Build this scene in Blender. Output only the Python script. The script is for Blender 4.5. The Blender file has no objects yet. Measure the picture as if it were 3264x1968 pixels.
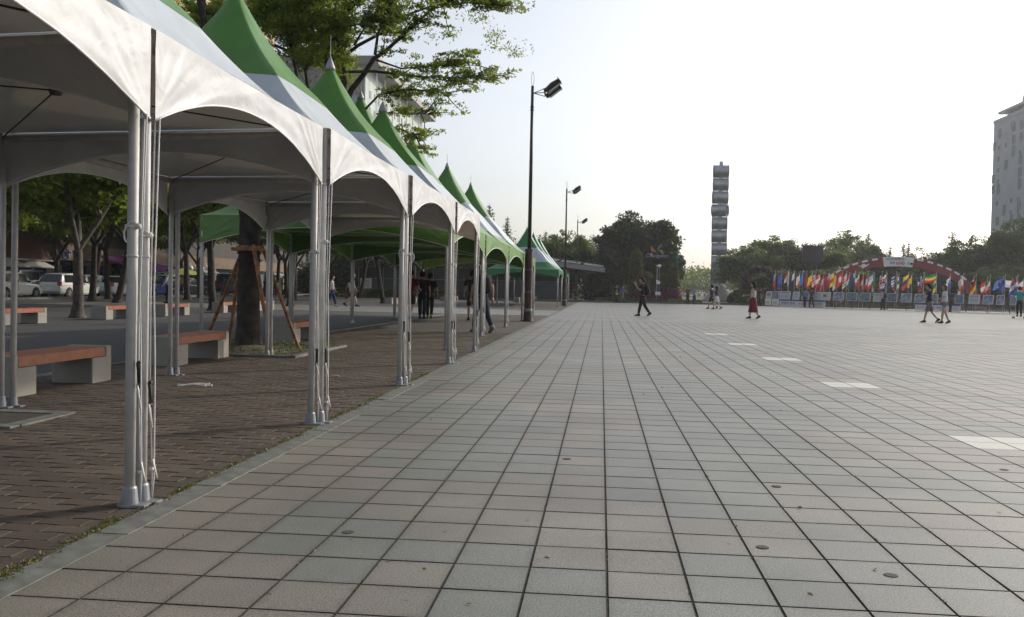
import bpy, math, random
import numpy as np
from mathutils import Vector, Matrix, Euler, noise
R = math.radians
random.seed(7); rng = np.random.default_rng(7)
sc = bpy.context.scene
COL = sc.collection

# ------------------------------------------------------------------ camera, world, sun, exposure
CAM_H = 1.10; FPX = 2896.0
YAW, PITCH, ROLL = R(5.6), R(-1.24), R(1.15)
cam_d = bpy.data.cameras.new("camera"); cam = bpy.data.objects.new("camera", cam_d); COL.objects.link(cam)
cam_d.sensor_width = 36; cam_d.lens = 36 * FPX / 3264; cam_d.clip_end = 3000; cam_d.clip_start = 0.05
CM = Matrix.Rotation(YAW, 3, 'Z') @ Matrix.Rotation(math.pi/2 + PITCH, 3, 'X') @ Matrix.Rotation(ROLL, 3, 'Z')
cam.matrix_world = Matrix.Translation((0, 0, CAM_H)) @ CM.to_4x4()
sc.camera = cam
SUN_EL, SUN_AZ = R(25), R(47)          # azimuth measured from +Y towards +X
world = bpy.data.worlds.new("World"); sc.world = world; world.use_nodes = True
wn = world.node_tree; wn.nodes.clear()
sky = wn.nodes.new('ShaderNodeTexSky'); sky.sky_type = 'NISHITA'; sky.sun_disc = False
sky.sun_elevation = SUN_EL; sky.sun_rotation = SUN_AZ
sky.air_density = 1.0; sky.dust_density = 3.0; sky.ozone_density = 2.0; sky.altitude = 0
bg = wn.nodes.new('ShaderNodeBackground'); bg.inputs['Strength'].default_value = 0.15
wo = wn.nodes.new('ShaderNodeOutputWorld')
hs = wn.nodes.new('ShaderNodeHueSaturation'); hs.inputs['Saturation'].default_value = 0.42     # hazy, washed out air
wn.links.new(sky.outputs[0], hs.inputs['Color']); wn.links.new(hs.outputs[0], bg.inputs[0]); wn.links.new(bg.outputs[0], wo.inputs[0])
sun_d = bpy.data.lights.new("sun", 'SUN'); sun_d.energy = 2.5; sun_d.angle = R(2.0); sun_d.color = (1.0, 0.90, 0.76)
sun = bpy.data.objects.new("sun", sun_d); COL.objects.link(sun)
to_sun = Vector((math.sin(SUN_AZ)*math.cos(SUN_EL), math.cos(SUN_AZ)*math.cos(SUN_EL), math.sin(SUN_EL)))
sun.rotation_euler = to_sun.to_track_quat('Z', 'Y').to_euler()
sc.view_settings.view_transform = 'Standard'; sc.view_settings.look = 'None'
sc.view_settings.exposure = 0.3; sc.view_settings.gamma = 1.0; sc.view_settings.use_curve_mapping = False

# ------------------------------------------------------------------ helpers
def ray(px, py): return CM @ Vector(((px-1632)/FPX, -(py-984)/FPX, -1.0))
def on_ground(px, py, z=0.0):
    d = ray(px, py); t = (z-CAM_H)/d.z; return Vector((d.x*t, d.y*t, z))
def on_Y(px, py, y):
    d = ray(px, py); t = y/d.y; return Vector((d.x*t, y, CAM_H+d.z*t))
def on_X(px, py, x):
    d = ray(px, py); t = x/d.x; return Vector((x, d.y*t, CAM_H+d.z*t))

class MB:
    def __init__(s): s.v = []; s.f = []; s.m = []
    def face(s, pts, m=0):
        b = len(s.v); s.v.extend([tuple(p) for p in pts]); s.f.append(tuple(range(b, b+len(pts)))); s.m.append(m)
    def box(s, c, sz, rz=0.0, m=0, top=1.0, rot=None):
        hx, hy, hz = sz[0]/2, sz[1]/2, sz[2]/2
        pts = [(-hx,-hy,-hz),(hx,-hy,-hz),(hx,hy,-hz),(-hx,hy,-hz),(-hx*top,-hy*top,hz),(hx*top,-hy*top,hz),(hx*top,hy*top,hz),(-hx*top,hy*top,hz)]
        M = rot if rot is not None else Matrix.Rotation(rz, 3, 'Z')
        c = Vector(c); b = len(s.v)
        s.v.extend([tuple(M @ Vector(p) + c) for p in pts])
        for f in ((0,3,2,1),(4,5,6,7),(0,1,5,4),(1,2,6,5),(2,3,7,6),(3,0,4,7)):
            s.f.append(tuple(b+i for i in f)); s.m.append(m)
    def bbox(s, c, sz, bev=0.01, m=0, rz=0.0):        # box with chamfered top and upright edges
        hx, hy, hz = sz[0]/2, sz[1]/2, sz[2]/2
        def ring(x, y, z, e): return [(-x+e,-y,z),(x-e,-y,z),(x,-y+e,z),(x,y-e,z),(x-e,y,z),(-x+e,y,z),(-x,y-e,z),(-x,-y+e,z)]
        M = Matrix.Rotation(rz, 3, 'Z'); c = Vector(c)
        rings = [ring(hx,hy,-hz,bev), ring(hx,hy,hz-bev,bev), ring(hx-bev,hy-bev,hz,bev)]
        b = len(s.v)
        for r in rings: s.v.extend([tuple(M @ Vector(p)+c) for p in r])
        for k in range(2):
            for i in range(8):
                j = (i+1) % 8; s.f.append((b+k*8+i, b+k*8+j, b+k*8+8+j, b+k*8+8+i)); s.m.append(m)
        s.f.append(tuple(b+16+i for i in range(8))); s.m.append(m)
        s.f.append(tuple(b+7-i for i in range(8))); s.m.append(m)
    def tube(s, pts, rad, n=8, m=0, caps=True, ell=1.0):
        pts = [Vector(p) for p in pts]; rad = rad if isinstance(rad, (list, tuple)) else [rad]*len(pts)
        b = len(s.v); prev = None
        for i, p in enumerate(pts):
            t = (pts[min(i+1, len(pts)-1)] - pts[max(i-1, 0)])
            t = t.normalized() if t.length > 1e-9 else Vector((0,0,1))
            if prev is None:
                a = Vector((1,0,0)) if abs(t.x) < 0.9 else Vector((0,1,0))
                u = (a - t*a.dot(t)).normalized()
            else:
                u = (prev - t*prev.dot(t)); u = u.normalized() if u.length > 1e-6 else prev
            prev = u; w = t.cross(u)
            for k in range(n):
                a = 2*math.pi*k/n
                s.v.append(tuple(p + (u*math.cos(a) + w*math.sin(a)*ell)*rad[i]))
        for i in range(len(pts)-1):
            for k in range(n):
                l = (k+1) % n
                s.f.append((b+i*n+k, b+i*n+l, b+(i+1)*n+l, b+(i+1)*n+k)); s.m.append(m)
        if caps:
            s.f.append(tuple(b+n-1-k for k in range(n))); s.m.append(m)
            e = b+(len(pts)-1)*n; s.f.append(tuple(e+k for k in range(n))); s.m.append(m)
    def rings(s, rings, m=0, close=True, caps=True):
        n = len(rings[0]); b = len(s.v)
        for r in rings: s.v.extend([tuple(p) for p in r])
        for i in range(len(rings)-1):
            for k in range(n if close else n-1):
                l = (k+1) % n; s.f.append((b+i*n+k, b+i*n+l, b+(i+1)*n+l, b+(i+1)*n+k)); s.m.append(m)
        if caps:
            s.f.append(tuple(b+n-1-k for k in range(n))); s.m.append(m)
            e = b+(len(rings)-1)*n; s.f.append(tuple(e+k for k in range(n))); s.m.append(m)
    def lathe(s, prof, c=(0,0,0), n=16, m=0, caps=True):
        c = Vector(c)
        s.rings([[c + Vector((r*math.cos(2*math.pi*k/n), r*math.sin(2*math.pi*k/n), z)) for k in range(n)] for r, z in prof], m, True, caps)
    def ball(s, c, r, n=10, k=7, m=0, rot=None):
        r = r if isinstance(r, (tuple, list)) else (r, r, r); c = Vector(c); rg = []
        for i in range(k+1):
            a = -math.pi/2 + math.pi*i/k; a = max(-1.5, min(1.5, a))
            row = [Vector((r[0]*math.cos(a)*math.cos(2*math.pi*j/n), r[1]*math.cos(a)*math.sin(2*math.pi*j/n), r[2]*math.sin(a))) for j in range(n)]
            rg.append([c + ((rot @ p) if rot is not None else p) for p in row])
        s.rings(rg, m)
    def grid(s, fn, nu, nv, m=0):
        b = len(s.v)
        for j in range(nv+1):
            for i in range(nu+1): s.v.append(tuple(fn(i/nu, j/nv)))
        for j in range(nv):
            for i in range(nu):
                a = b+j*(nu+1)+i; s.f.append((a, a+1, a+nu+2, a+nu+1)); s.m.append(m(i/nu, j/nv) if callable(m) else m)
    def prism(s, poly, z0, z1, m=0, M=None):
        M = M or (lambda p: p); n = len(poly); b = len(s.v)
        s.v.extend([tuple(M((p[0], p[1], z0))) for p in poly]); s.v.extend([tuple(M((p[0], p[1], z1))) for p in poly])
        s.f.append(tuple(b+n-1-k for k in range(n))); s.m.append(m); s.f.append(tuple(b+n+k for k in range(n))); s.m.append(m)
        for k in range(n): l = (k+1) % n; s.f.append((b+k, b+l, b+n+l, b+n+k)); s.m.append(m)
    def mesh(s, name, mats, smooth=False):
        me = bpy.data.meshes.new(name); me.from_pydata(s.v, [], s.f)
        for mt in (mats if isinstance(mats, (list, tuple)) else [mats]): me.materials.append(mt)
        if any(s.m): me.polygons.foreach_set('material_index', s.m)
        if smooth: me.polygons.foreach_set('use_smooth', [True]*len(me.polygons))
        me.update(); return me
    def build(s, name, mats, parent=None, smooth=False, **kw): return obj(name, s.mesh(name, mats, smooth), parent, **kw)

def obj(name, me, parent=None, loc=(0,0,0), rz=0.0, label=None, cat=None, group=None, kind=None):
    o = bpy.data.objects.new(name, me); COL.objects.link(o); o.location = loc; o.rotation_euler = (0, 0, rz)
    if parent: o.parent = parent
    if label: o['label'] = label
    if cat: o['category'] = cat
    if group: o['group'] = group
    if kind: o['kind'] = kind
    return o
def thing(name, label, cat, loc=(0,0,0), rz=0.0, group=None, scale=None):
    o = obj(name, None, None, loc, rz, label, cat, group)
    if scale is not None: o.scale = scale if isinstance(scale, tuple) else (scale,)*3
    return o
def copy_tree(o, parent=None):
    c = o.copy(); COL.objects.link(c)
    if parent: c.parent = parent
    for ch in o.children: copy_tree(ch, c)
    return c
def dup(root, loc, rz=0.0, label=None, group=None, scale=None):
    r = copy_tree(root); r.location = loc; r.rotation_euler = (0, 0, rz)
    if label: r['label'] = label
    if group: r['group'] = group
    if scale is not None: r.scale = scale if isinstance(scale, tuple) else (scale,)*3
    return r

# ------------------------------------------------------------------ materials
def nt(name):
    m = bpy.data.materials.new(name); m.use_nodes = True; t = m.node_tree
    return m, t, t.nodes['Principled BSDF']
def N(t, typ, **kw):
    n = t.nodes.new(typ)
    for k, v in kw.items(): setattr(n, k, v)
    return n
def mat(name, col, rough=0.6, metal=0.0, var=0.12, scale=8.0, bump=0.0, bscale=60.0, spec=0.5, col2=None, trans=0.0, coat=0.0):
    m, t, p = nt(name)
    p.inputs['Roughness'].default_value = rough; p.inputs['Metallic'].default_value = metal
    p.inputs['Specular IOR Level'].default_value = spec; p.inputs['Coat Weight'].default_value = coat
    if trans: p.inputs['Transmission Weight'].default_value = trans
    tc = N(t, 'ShaderNodeTexCoord'); nz = N(t, 'ShaderNodeTexNoise'); nz.inputs['Scale'].default_value = scale; nz.inputs['Detail'].default_value = 5
    t.links.new(tc.outputs['Object'], nz.inputs['Vector'])
    mx = N(t, 'ShaderNodeMix', data_type='RGBA'); c2 = col2 or tuple(c*(1-2*var) for c in col)
    mx.inputs['A'].default_value = (*c2, 1); mx.inputs['B'].default_value = (*(tuple(min(1, c*(1+var)) for c in col)), 1)
    mr = N(t, 'ShaderNodeMapRange'); mr.inputs['From Min'].default_value = 0.3; mr.inputs['From Max'].default_value = 0.65
    t.links.new(nz.outputs['Fac'], mr.inputs['Value']); t.links.new(mr.outputs['Result'], mx.inputs['Factor'])
    t.links.new(mx.outputs['Result'], p.inputs['Base Color'])
    if bump:
        n2 = N(t, 'ShaderNodeTexNoise'); n2.inputs['Scale'].default_value = bscale; n2.inputs['Detail'].default_value = 4
        b = N(t, 'ShaderNodeBump'); b.inputs['Strength'].default_value = bump; b.inputs['Distance'].default_value = 0.01
        t.links.new(tc.outputs['Object'], n2.inputs['Vector']); t.links.new(n2.outputs['Fac'], b.inputs['Height']); t.links.new(b.outputs[0], p.inputs['Normal'])
    return m
def fabric(name, col, rough=0.4, transl=0.12, wr=0.35, spec=0.5, tcol=None):
    m, t, p = nt(name); out = t.nodes['Material Output']
    p.inputs['Roughness'].default_value = rough; p.inputs['Specular IOR Level'].default_value = spec
    tc = N(t, 'ShaderNodeTexCoord'); geo = N(t, 'ShaderNodeNewGeometry')
    n1 = N(t, 'ShaderNodeTexNoise'); n1.inputs['Scale'].default_value = 3.0; n1.inputs['Detail'].default_value = 6
    n1.inputs['Distortion'].default_value = 0.4
    t.links.new(geo.outputs['Position'], n1.inputs['Vector'])
    mr = N(t, 'ShaderNodeMapRange'); mr.inputs['From Min'].default_value = .35; mr.inputs['From Max'].default_value = .7
    mx = N(t, 'ShaderNodeMix', data_type='RGBA'); mx.inputs['A'].default_value = (*col, 1); mx.inputs['B'].default_value = (*(c*0.84 for c in col), 1)
    t.links.new(n1.outputs['Fac'], mr.inputs['Value']); t.links.new(mr.outputs[0], mx.inputs['Factor']); t.links.new(mx.outputs['Result'], p.inputs['Base Color'])
    n2 = N(t, 'ShaderNodeTexNoise'); n2.inputs['Scale'].default_value = 9.0; n2.inputs['Detail'].default_value = 7; n2.inputs['Distortion'].default_value = 1.2
    t.links.new(geo.outputs['Position'], n2.inputs['Vector'])
    b = N(t, 'ShaderNodeBump'); b.inputs['Strength'].default_value = wr; b.inputs['Distance'].default_value = 0.02
    t.links.new(n2.outputs['Fac'], b.inputs['Height']); t.links.new(b.outputs[0], p.inputs['Normal'])
    tr = N(t, 'ShaderNodeBsdfTranslucent'); tr.inputs['Color'].default_value = (*(tcol or col), 1)
    ms = N(t, 'ShaderNodeMixShader'); ms.inputs[0].default_value = transl
    t.links.new(p.outputs[0], ms.inputs[1]); t.links.new(tr.outputs[0], ms.inputs[2]); t.links.new(ms.outputs[0], out.inputs[0])
    return m
def leafmat(name, c1, c2, transl=0.35, tc=(0.16, 0.22, 0.03)):
    m, t, p = nt(name); out = t.nodes['Material Output']
    geo = N(t, 'ShaderNodeNewGeometry'); mx = N(t, 'ShaderNodeMix', data_type='RGBA')
    mx.inputs['A'].default_value = (*c1, 1); mx.inputs['B'].default_value = (*c2, 1)
    t.links.new(geo.outputs['Random Per Island'], mx.inputs['Factor']); t.links.new(mx.outputs['Result'], p.inputs['Base Color'])
    p.inputs['Roughness'].default_value = 0.5; p.inputs['Specular IOR Level'].default_value = 0.35
    tr = N(t, 'ShaderNodeBsdfTranslucent'); tr.inputs['Color'].default_value = (*tc, 1)
    ms = N(t, 'ShaderNodeMixShader'); ms.inputs[0].default_value = transl
    t.links.new(p.outputs[0], ms.inputs[1]); t.links.new(tr.outputs[0], ms.inputs[2]); t.links.new(ms.outputs[0], out.inputs[0])
    return m

TILE_W, TILE_D, TX0, TY0 = 0.3025, 0.306, 0.045, 3.26
def granite(name, joints=False):
    """paving stone: every stone of the grid has its own colour, worked out from where it lies"""
    m, t, p = nt(name); L = t.links.new
    geo = N(t, 'ShaderNodeNewGeometry'); sep = N(t, 'ShaderNodeSeparateXYZ'); L(geo.outputs['Position'], sep.inputs[0])
    def mth(op, a, b=None):
        n = N(t, 'ShaderNodeMath', operation=op)
        for i, x in enumerate((a, b)):
            if x is None: continue
            if isinstance(x, (int, float)): n.inputs[i].default_value = x
            else: L(x, n.inputs[i])
        return n.outputs[0]
    gx = mth('DIVIDE', mth('SUBTRACT', sep.outputs[0], TX0), TILE_W); gy = mth('DIVIDE', mth('SUBTRACT', sep.outputs[1], TY0), TILE_D)
    ix = mth('FLOOR', gx); iy = mth('FLOOR', gy)
    cmb = N(t, 'ShaderNodeCombineXYZ'); L(ix, cmb.inputs[0]); L(iy, cmb.inputs[1])
    wnz = N(t, 'ShaderNodeTexWhiteNoise', noise_dimensions='2D'); L(cmb.outputs[0], wnz.inputs['Vector'])
    # larger fields of warm stones among the grey-green ones
    sc2 = N(t, 'ShaderNodeVectorMath', operation='MULTIPLY'); L(cmb.outputs[0], sc2.inputs[0]); sc2.inputs[1].default_value = (0.23, 0.17, 0)
    fld = N(t, 'ShaderNodeTexNoise', noise_dimensions='2D'); fld.inputs['Scale'].default_value = 1.0; fld.inputs['Detail'].default_value = 1; L(sc2.outputs[0], fld.inputs['Vector'])
    s = mth('ADD', fld.outputs['Fac'], mth('MULTIPLY', mth('SUBTRACT', wnz.outputs['Value'], 0.5), 0.10))
    mr = N(t, 'ShaderNodeMapRange'); mr.inputs['From Min'].default_value = .515; mr.inputs['From Max'].default_value = .535; L(s, mr.inputs['Value'])
    base = N(t, 'ShaderNodeMix', data_type='RGBA'); base.inputs['A'].default_value = (0.178, 0.183, 0.166, 1); base.inputs['B'].default_value = (0.198, 0.184, 0.160, 1)
    L(mr.outputs[0], base.inputs['Factor'])
    # per-stone lightness
    hsv = N(t, 'ShaderNodeHueSaturation'); L(base.outputs['Result'], hsv.inputs['Color'])
    mv = N(t, 'ShaderNodeMapRange'); mv.inputs['To Min'].default_value = 0.93; mv.inputs['To Max'].default_value = 1.06; L(wnz.outputs['Value'], mv.inputs['Value']); L(mv.outputs[0], hsv.inputs['Value'])
    # granite speckle
    n1 = N(t, 'ShaderNodeTexNoise'); n1.inputs['Scale'].default_value = 150; n1.inputs['Detail'].default_value = 3; n1.inputs['Roughness'].default_value = .8
    L(geo.outputs['Position'], n1.inputs['Vector'])
    r1 = N(t, 'ShaderNodeValToRGB'); r1.color_ramp.elements[0].position = .36; r1.color_ramp.elements[0].color = (.34, .34, .34, 1)
    r1.color_ramp.elements[1].position = .62; r1.color_ramp.elements[1].color = (1.55, 1.55, 1.55, 1); L(n1.outputs['Fac'], r1.inputs[0])
    n3 = N(t, 'ShaderNodeTexNoise'); n3.inputs['Scale'].default_value = 1.1; n3.inputs['Detail'].default_value = 6; L(geo.outputs['Position'], n3.inputs['Vector'])
    r3 = N(t, 'ShaderNodeMapRange'); r3.inputs['From Min'].default_value = .3; r3.inputs['From Max'].default_value = .7; r3.inputs['To Min'].default_value = .82; r3.inputs['To Max'].default_value = 1.1; L(n3.outputs['Fac'], r3.inputs['Value'])
    mu = N(t, 'ShaderNodeMix', data_type='RGBA', blend_type='MULTIPLY'); mu.inputs['Factor'].default_value = 1; L(hsv.outputs[0], mu.inputs['A']); L(r1.outputs[0], mu.inputs['B'])
    mu2 = N(t, 'ShaderNodeMix', data_type='RGBA', blend_type='MULTIPLY'); mu2.inputs['Factor'].default_value = 1; L(mu.outputs['Result'], mu2.inputs['A']); L(r3.outputs[0], mu2.inputs['B'])
    # small dark stains (gum, dirt) scattered over the paving
    vo = N(t, 'ShaderNodeTexVoronoi'); vo.inputs['Scale'].default_value = 2.3; L(geo.outputs['Position'], vo.inputs['Vector'])
    st = N(t, 'ShaderNodeMapRange'); st.inputs['From Min'].default_value = .018; st.inputs['From Max'].default_value = .03; st.inputs['To Min'].default_value = .35; L(vo.outputs['Distance'], st.inputs['Value'])
    mu3 = N(t, 'ShaderNodeMix', data_type='RGBA', blend_type='MULTIPLY'); mu3.inputs['Factor'].default_value = 1; L(mu2.outputs['Result'], mu3.inputs['A']); L(st.outputs[0], mu3.inputs['B'])
    # dirt gathered along the edges of each stone, and broad worn patches
    fx0 = mth('SUBTRACT', gx, ix); fy0 = mth('SUBTRACT', gy, iy)
    ed = mth('MINIMUM', mth('MINIMUM', fx0, mth('SUBTRACT', 1.0, fx0)), mth('MINIMUM', fy0, mth('SUBTRACT', 1.0, fy0)))
    n5 = N(t, 'ShaderNodeTexNoise'); n5.inputs['Scale'].default_value = 14; n5.inputs['Detail'].default_value = 5; L(geo.outputs['Position'], n5.inputs['Vector'])
    ee = N(t, 'ShaderNodeMapRange'); L(mth('SUBTRACT', ed, mth('MULTIPLY', mth('SUBTRACT', n5.outputs['Fac'], .42), .22)), ee.inputs['Value'])
    ee.inputs['From Min'].default_value = 0; ee.inputs['From Max'].default_value = .10; ee.inputs['To Min'].default_value = .80
    mu4 = N(t, 'ShaderNodeMix', data_type='RGBA', blend_type='MULTIPLY'); mu4.inputs['Factor'].default_value = 1; L(mu3.outputs['Result'], mu4.inputs['A']); L(ee.outputs[0], mu4.inputs['B'])
    n6 = N(t, 'ShaderNodeTexNoise'); n6.inputs['Scale'].default_value = .45; n6.inputs['Detail'].default_value = 8; n6.inputs['Roughness'].default_value = .65; L(geo.outputs['Position'], n6.inputs['Vector'])
    e6 = N(t, 'ShaderNodeMapRange'); L(n6.outputs['Fac'], e6.inputs['Value']); e6.inputs['From Min'].default_value = .35; e6.inputs['From Max'].default_value = .62; e6.inputs['To Min'].default_value = .78; e6.inputs['To Max'].default_value = 1.08
    mu5 = N(t, 'ShaderNodeMix', data_type='RGBA', blend_type='MULTIPLY'); mu5.inputs['Factor'].default_value = 1; L(mu4.outputs['Result'], mu5.inputs['A']); L(e6.outputs[0], mu5.inputs['B'])
    last = mu5.outputs['Result']
    if joints:
        fx = mth('SUBTRACT', gx, ix); fy = mth('SUBTRACT', gy, iy)
        ex = mth('MINIMUM', fx, mth('SUBTRACT', 1.0, fx)); ey = mth('MINIMUM', fy, mth('SUBTRACT', 1.0, fy))
        jx = mth('LESS_THAN', ex, 0.017); jy = mth('LESS_THAN', ey, 0.011); j = mth('MAXIMUM', jx, jy)
        mj = N(t, 'ShaderNodeMix', data_type='RGBA'); L(j, mj.inputs['Factor']); L(last, mj.inputs['A']); mj.inputs['B'].default_value = (.05, .044, .038, 1); last = mj.outputs['Result']
    L(last, p.inputs['Base Color'])
    p.inputs['Roughness'].default_value = 0.50; p.inputs['Specular IOR Level'].default_value = 0.5
    bp = N(t, 'ShaderNodeBump'); bp.inputs['Strength'].default_value = .25; bp.inputs['Distance'].default_value = .003; L(n1.outputs['Fac'], bp.inputs['Height']); L(bp.outputs[0], p.inputs['Normal'])
    return m
def brickmat(name, joints=False):
    m, t, p = nt(name); L = t.links.new
    geo = N(t, 'ShaderNodeNewGeometry'); oi = N(t, 'ShaderNodeObjectInfo')
    ad = N(t, 'ShaderNodeMath', operation='ADD'); L(geo.outputs['Random Per Island'], ad.inputs[0]); L(oi.outputs['Random'], ad.inputs[1])
    fr = N(t, 'ShaderNodeMath', operation='FRACT'); L(ad.outputs[0], fr.inputs[0])
    mx = N(t, 'ShaderNodeMix', data_type='RGBA'); mx.inputs['A'].default_value = (.074, .057, .046, 1); mx.inputs['B'].default_value = (.106, .084, .068, 1)
    n1 = N(t, 'ShaderNodeTexNoise'); n1.inputs['Scale'].default_value = 150; n1.inputs['Detail'].default_value = 3; L(geo.outputs['Position'], n1.inputs['Vector'])
    n2 = N(t, 'ShaderNodeTexNoise'); n2.inputs['Scale'].default_value = 1.6; n2.inputs['Detail'].default_value = 6; L(geo.outputs['Position'], n2.inputs['Vector'])
    r1 = N(t, 'ShaderNodeMapRange'); r1.inputs['From Min'].default_value = .3; r1.inputs['From Max'].default_value = .7; r1.inputs['To Min'].default_value = .6; r1.inputs['To Max'].default_value = 1.3; L(n1.outputs['Fac'], r1.inputs['Value'])
    r2 = N(t, 'ShaderNodeMapRange'); r2.inputs['From Min'].default_value = .3; r2.inputs['From Max'].default_value = .7; r2.inputs['To Min'].default_value = .72; r2.inputs['To Max'].default_value = 1.15; L(n2.outputs['Fac'], r2.inputs['Value'])
    L(n2.outputs['Fac'] if joints else fr.outputs[0], mx.inputs['Factor'])
    a = N(t, 'ShaderNodeMix', data_type='RGBA', blend_type='MULTIPLY'); a.inputs['Factor'].default_value = 1; L(mx.outputs['Result'], a.inputs['A']); L(r1.outputs[0], a.inputs['B'])
    b = N(t, 'ShaderNodeMix', data_type='RGBA', blend_type='MULTIPLY'); b.inputs['Factor'].default_value = 1; L(a.outputs['Result'], b.inputs['A']); L(r2.outputs[0], b.inputs['B'])
    L(b.outputs['Result'], p.inputs['Base Color']); p.inputs['Roughness'].default_value = .85; p.inputs['Specular IOR Level'].default_value = .25
    bp = N(t, 'ShaderNodeBump'); bp.inputs['Strength'].default_value = .4; bp.inputs['Distance'].default_value = .004; L(n1.outputs['Fac'], bp.inputs['Height']); L(bp.outputs[0], p.inputs['Normal'])
    return m

M = {}
M['tile'] = granite('granite_stone'); M['tile_far'] = granite('granite_paving', True)
M['brick'] = brickmat('clay_paver'); M['brick_far'] = brickmat('clay_paving', True)
M['bed'] = mat('joint_dirt_edge_shade', (.042, .036, .029), .95, scale=30, var=.3, bump=.4)  # real dirt in the joints; on tile edges its dark tone acts as shade
M['moss'] = leafmat('joint_moss', (.09, .085, .025), (.14, .105, .04), .2)
M['kerb'] = mat('kerb_granite', (.13, .136, .125), .75, var=.22, scale=9, bump=.2, bscale=200)
M['asphalt'] = mat('grey_paving', (.048, .048, .052), .85, var=.15, scale=4, bump=.4, bscale=90)
M['road'] = mat('asphalt_road', (.05, .05, .052), .85, var=.2, scale=3, bump=.3)
M['soil'] = mat('soil_ground', (.09, .075, .05), .95, var=.3, scale=2, bump=.5, bscale=20)
M['lawn'] = mat('lawn_ground', (.06, .085, .03), .95, var=.3, scale=3, bump=.5, bscale=40)
M['white_stone'] = mat('pale_stone', (.50, .50, .46), .6, var=.06, scale=60)
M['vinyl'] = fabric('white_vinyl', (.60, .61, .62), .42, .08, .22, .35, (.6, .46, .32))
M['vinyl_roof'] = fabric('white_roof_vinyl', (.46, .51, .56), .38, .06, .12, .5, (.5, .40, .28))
M['green'] = fabric('green_vinyl', (.062, .19, .022), .36, .05, .12, .5, (.05, .16, .02))
M['lime'] = fabric('lime_green_vinyl', (.10, .225, .042), .38, .05, .30, .5, (.18, .30, .04))
M['deepgreen'] = fabric('deep_green_vinyl', (.02, .17, .055), .4, .05, .15, .5, (.02, .12, .03))
M['alu'] = mat('aluminium', (.47, .46, .45), .55, .05, var=.06, scale=14, bump=.05)
M['alu_dark'] = mat('dark_steel', (.12, .11, .11), .5, .6, var=.1)
M['cast'] = mat('cast_collar', (.24, .25, .27), .5, .3, var=.1)
M['rope'] = mat('white_rope', (.72, .70, .68), .8, var=.12, scale=300, bump=.6, bscale=400)
M['rubber'] = mat('black_rubber', (.015, .015, .016), .5)
M['cable'] = mat('steel_cable', (.05, .05, .05), .5, .5)
M['lamp_pole'] = mat('black_brown_paint', (.018, .015, .015), .45, .2, var=.2, scale=5)
M['lamp_sleeve'] = mat('maroon_paint', (.055, .022, .022), .4, .1, var=.2, scale=5)
M['lens'] = mat('lamp_glass', (.35, .37, .36), .15, .0, var=.1, scale=30)
M['bench_stone'] = mat('bench_granite', (.27, .255, .225), .8, var=.12, scale=150, bump=.25, bscale=250)
M['bench_wood'] = mat('stained_wood', (.27, .085, .035), .5, var=.12, scale=9, bump=.15)
M['bark'] = mat('bark', (.034, .027, .022), .9, var=.35, scale=6, bump=.9, bscale=24)
M['bark_pale'] = mat('pale_bark', (.075, .062, .052), .9, var=.3, scale=6, bump=.8, bscale=24)
M['twig'] = mat('dark_twig', (.035, .028, .024), .9, var=.3)
M['stake'] = mat('orange_timber', (.26, .12, .05), .7, var=.3, scale=10, bump=.2)
M['tie'] = mat('tree_tie', (.03, .022, .02), .9)
M['leaf'] = leafmat('leaf_green', (.045, .09, .016), (.11, .15, .025), .5, (.24, .31, .04))
M['leaf_near'] = leafmat('leaf_near_green', (.055, .11, .02), (.13, .17, .03), .5, (.28, .34, .04))
M['leaf_dark'] = leafmat('leaf_dark_green', (.016, .034, .014), (.035, .06, .018), .25, (.08, .12, .02))
M['leaf_mid'] = leafmat('leaf_mid_green', (.032, .068, .018), (.07, .11, .024), .4, (.17, .25, .03))
M['needle'] = leafmat('needle_green', (.03, .05, .03), (.055, .075, .04), .25, (.08, .11, .04))
M['topiary'] = leafmat('topiary_leaf', (.05, .07, .015), (.12, .10, .03), .3, (.12, .14, .02))
M['pinkflower'] = leafmat('pink_flower', (.16, .03, .07), (.28, .06, .13), .25, (.3, .06, .12))
M['hedge'] = leafmat('hedge_leaf', (.04, .06, .02), (.07, .1, .03), .3)
M['white'] = mat('white_paint', (.78, .78, .76), .5, var=.05)
M['offwhite'] = mat('offwhite_print', (.70, .70, .70), .6, var=.05)
M['black'] = mat('black_paint', (.012, .012, .014), .5)
M['grey'] = mat('grey_paint', (.25, .25, .26), .5)
M['tower'] = mat('ring_steel', (.42, .43, .46), .42, .6, var=.12, scale=1.2)
M['concrete'] = mat('pale_concrete', (.42, .40, .38), .85, var=.1, scale=.5)
M['facade'] = mat('grey_tile_facade', (.36, .37, .40), .7, var=.07, scale=.3)
M['beige'] = mat('beige_facade', (.55, .38, .22), .8, var=.08, scale=.4)
M['tan'] = mat('tan_fascia', (.15, .10, .065), .8, var=.1, scale=1)
M['palewall'] = mat('pale_facade', (.34, .41, .39), .6, var=.06, scale=.4)
M['glass'] = mat('dark_window_glass', (.05, .06, .075), .45, .0, var=.25, scale=.6, spec=.8)
M['glass_teal'] = mat('teal_window_glass', (.09, .15, .155), .15, .0, var=.25, scale=.6, spec=.8)
M['carglass'] = mat('car_glass', (.02, .025, .028), .08, .0, var=.2, spec=.8)
M['tyre'] = mat('tyre_rubber', (.015, .015, .015), .8)
M['rim'] = mat('wheel_rim', (.45, .45, .46), .3, .8)
M['tail'] = mat('tail_lamp', (.35, .02, .015), .25, .0, coat=.5)
M['head'] = mat('head_lamp', (.6, .62, .62), .15, .1, coat=.5)
M['skin'] = mat('skin_tone', (.42, .25, .17), .55, var=.06)
M['hair'] = mat('black_hair', (.012, .009, .008), .75, var=.3, scale=60, spec=.15)
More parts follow.
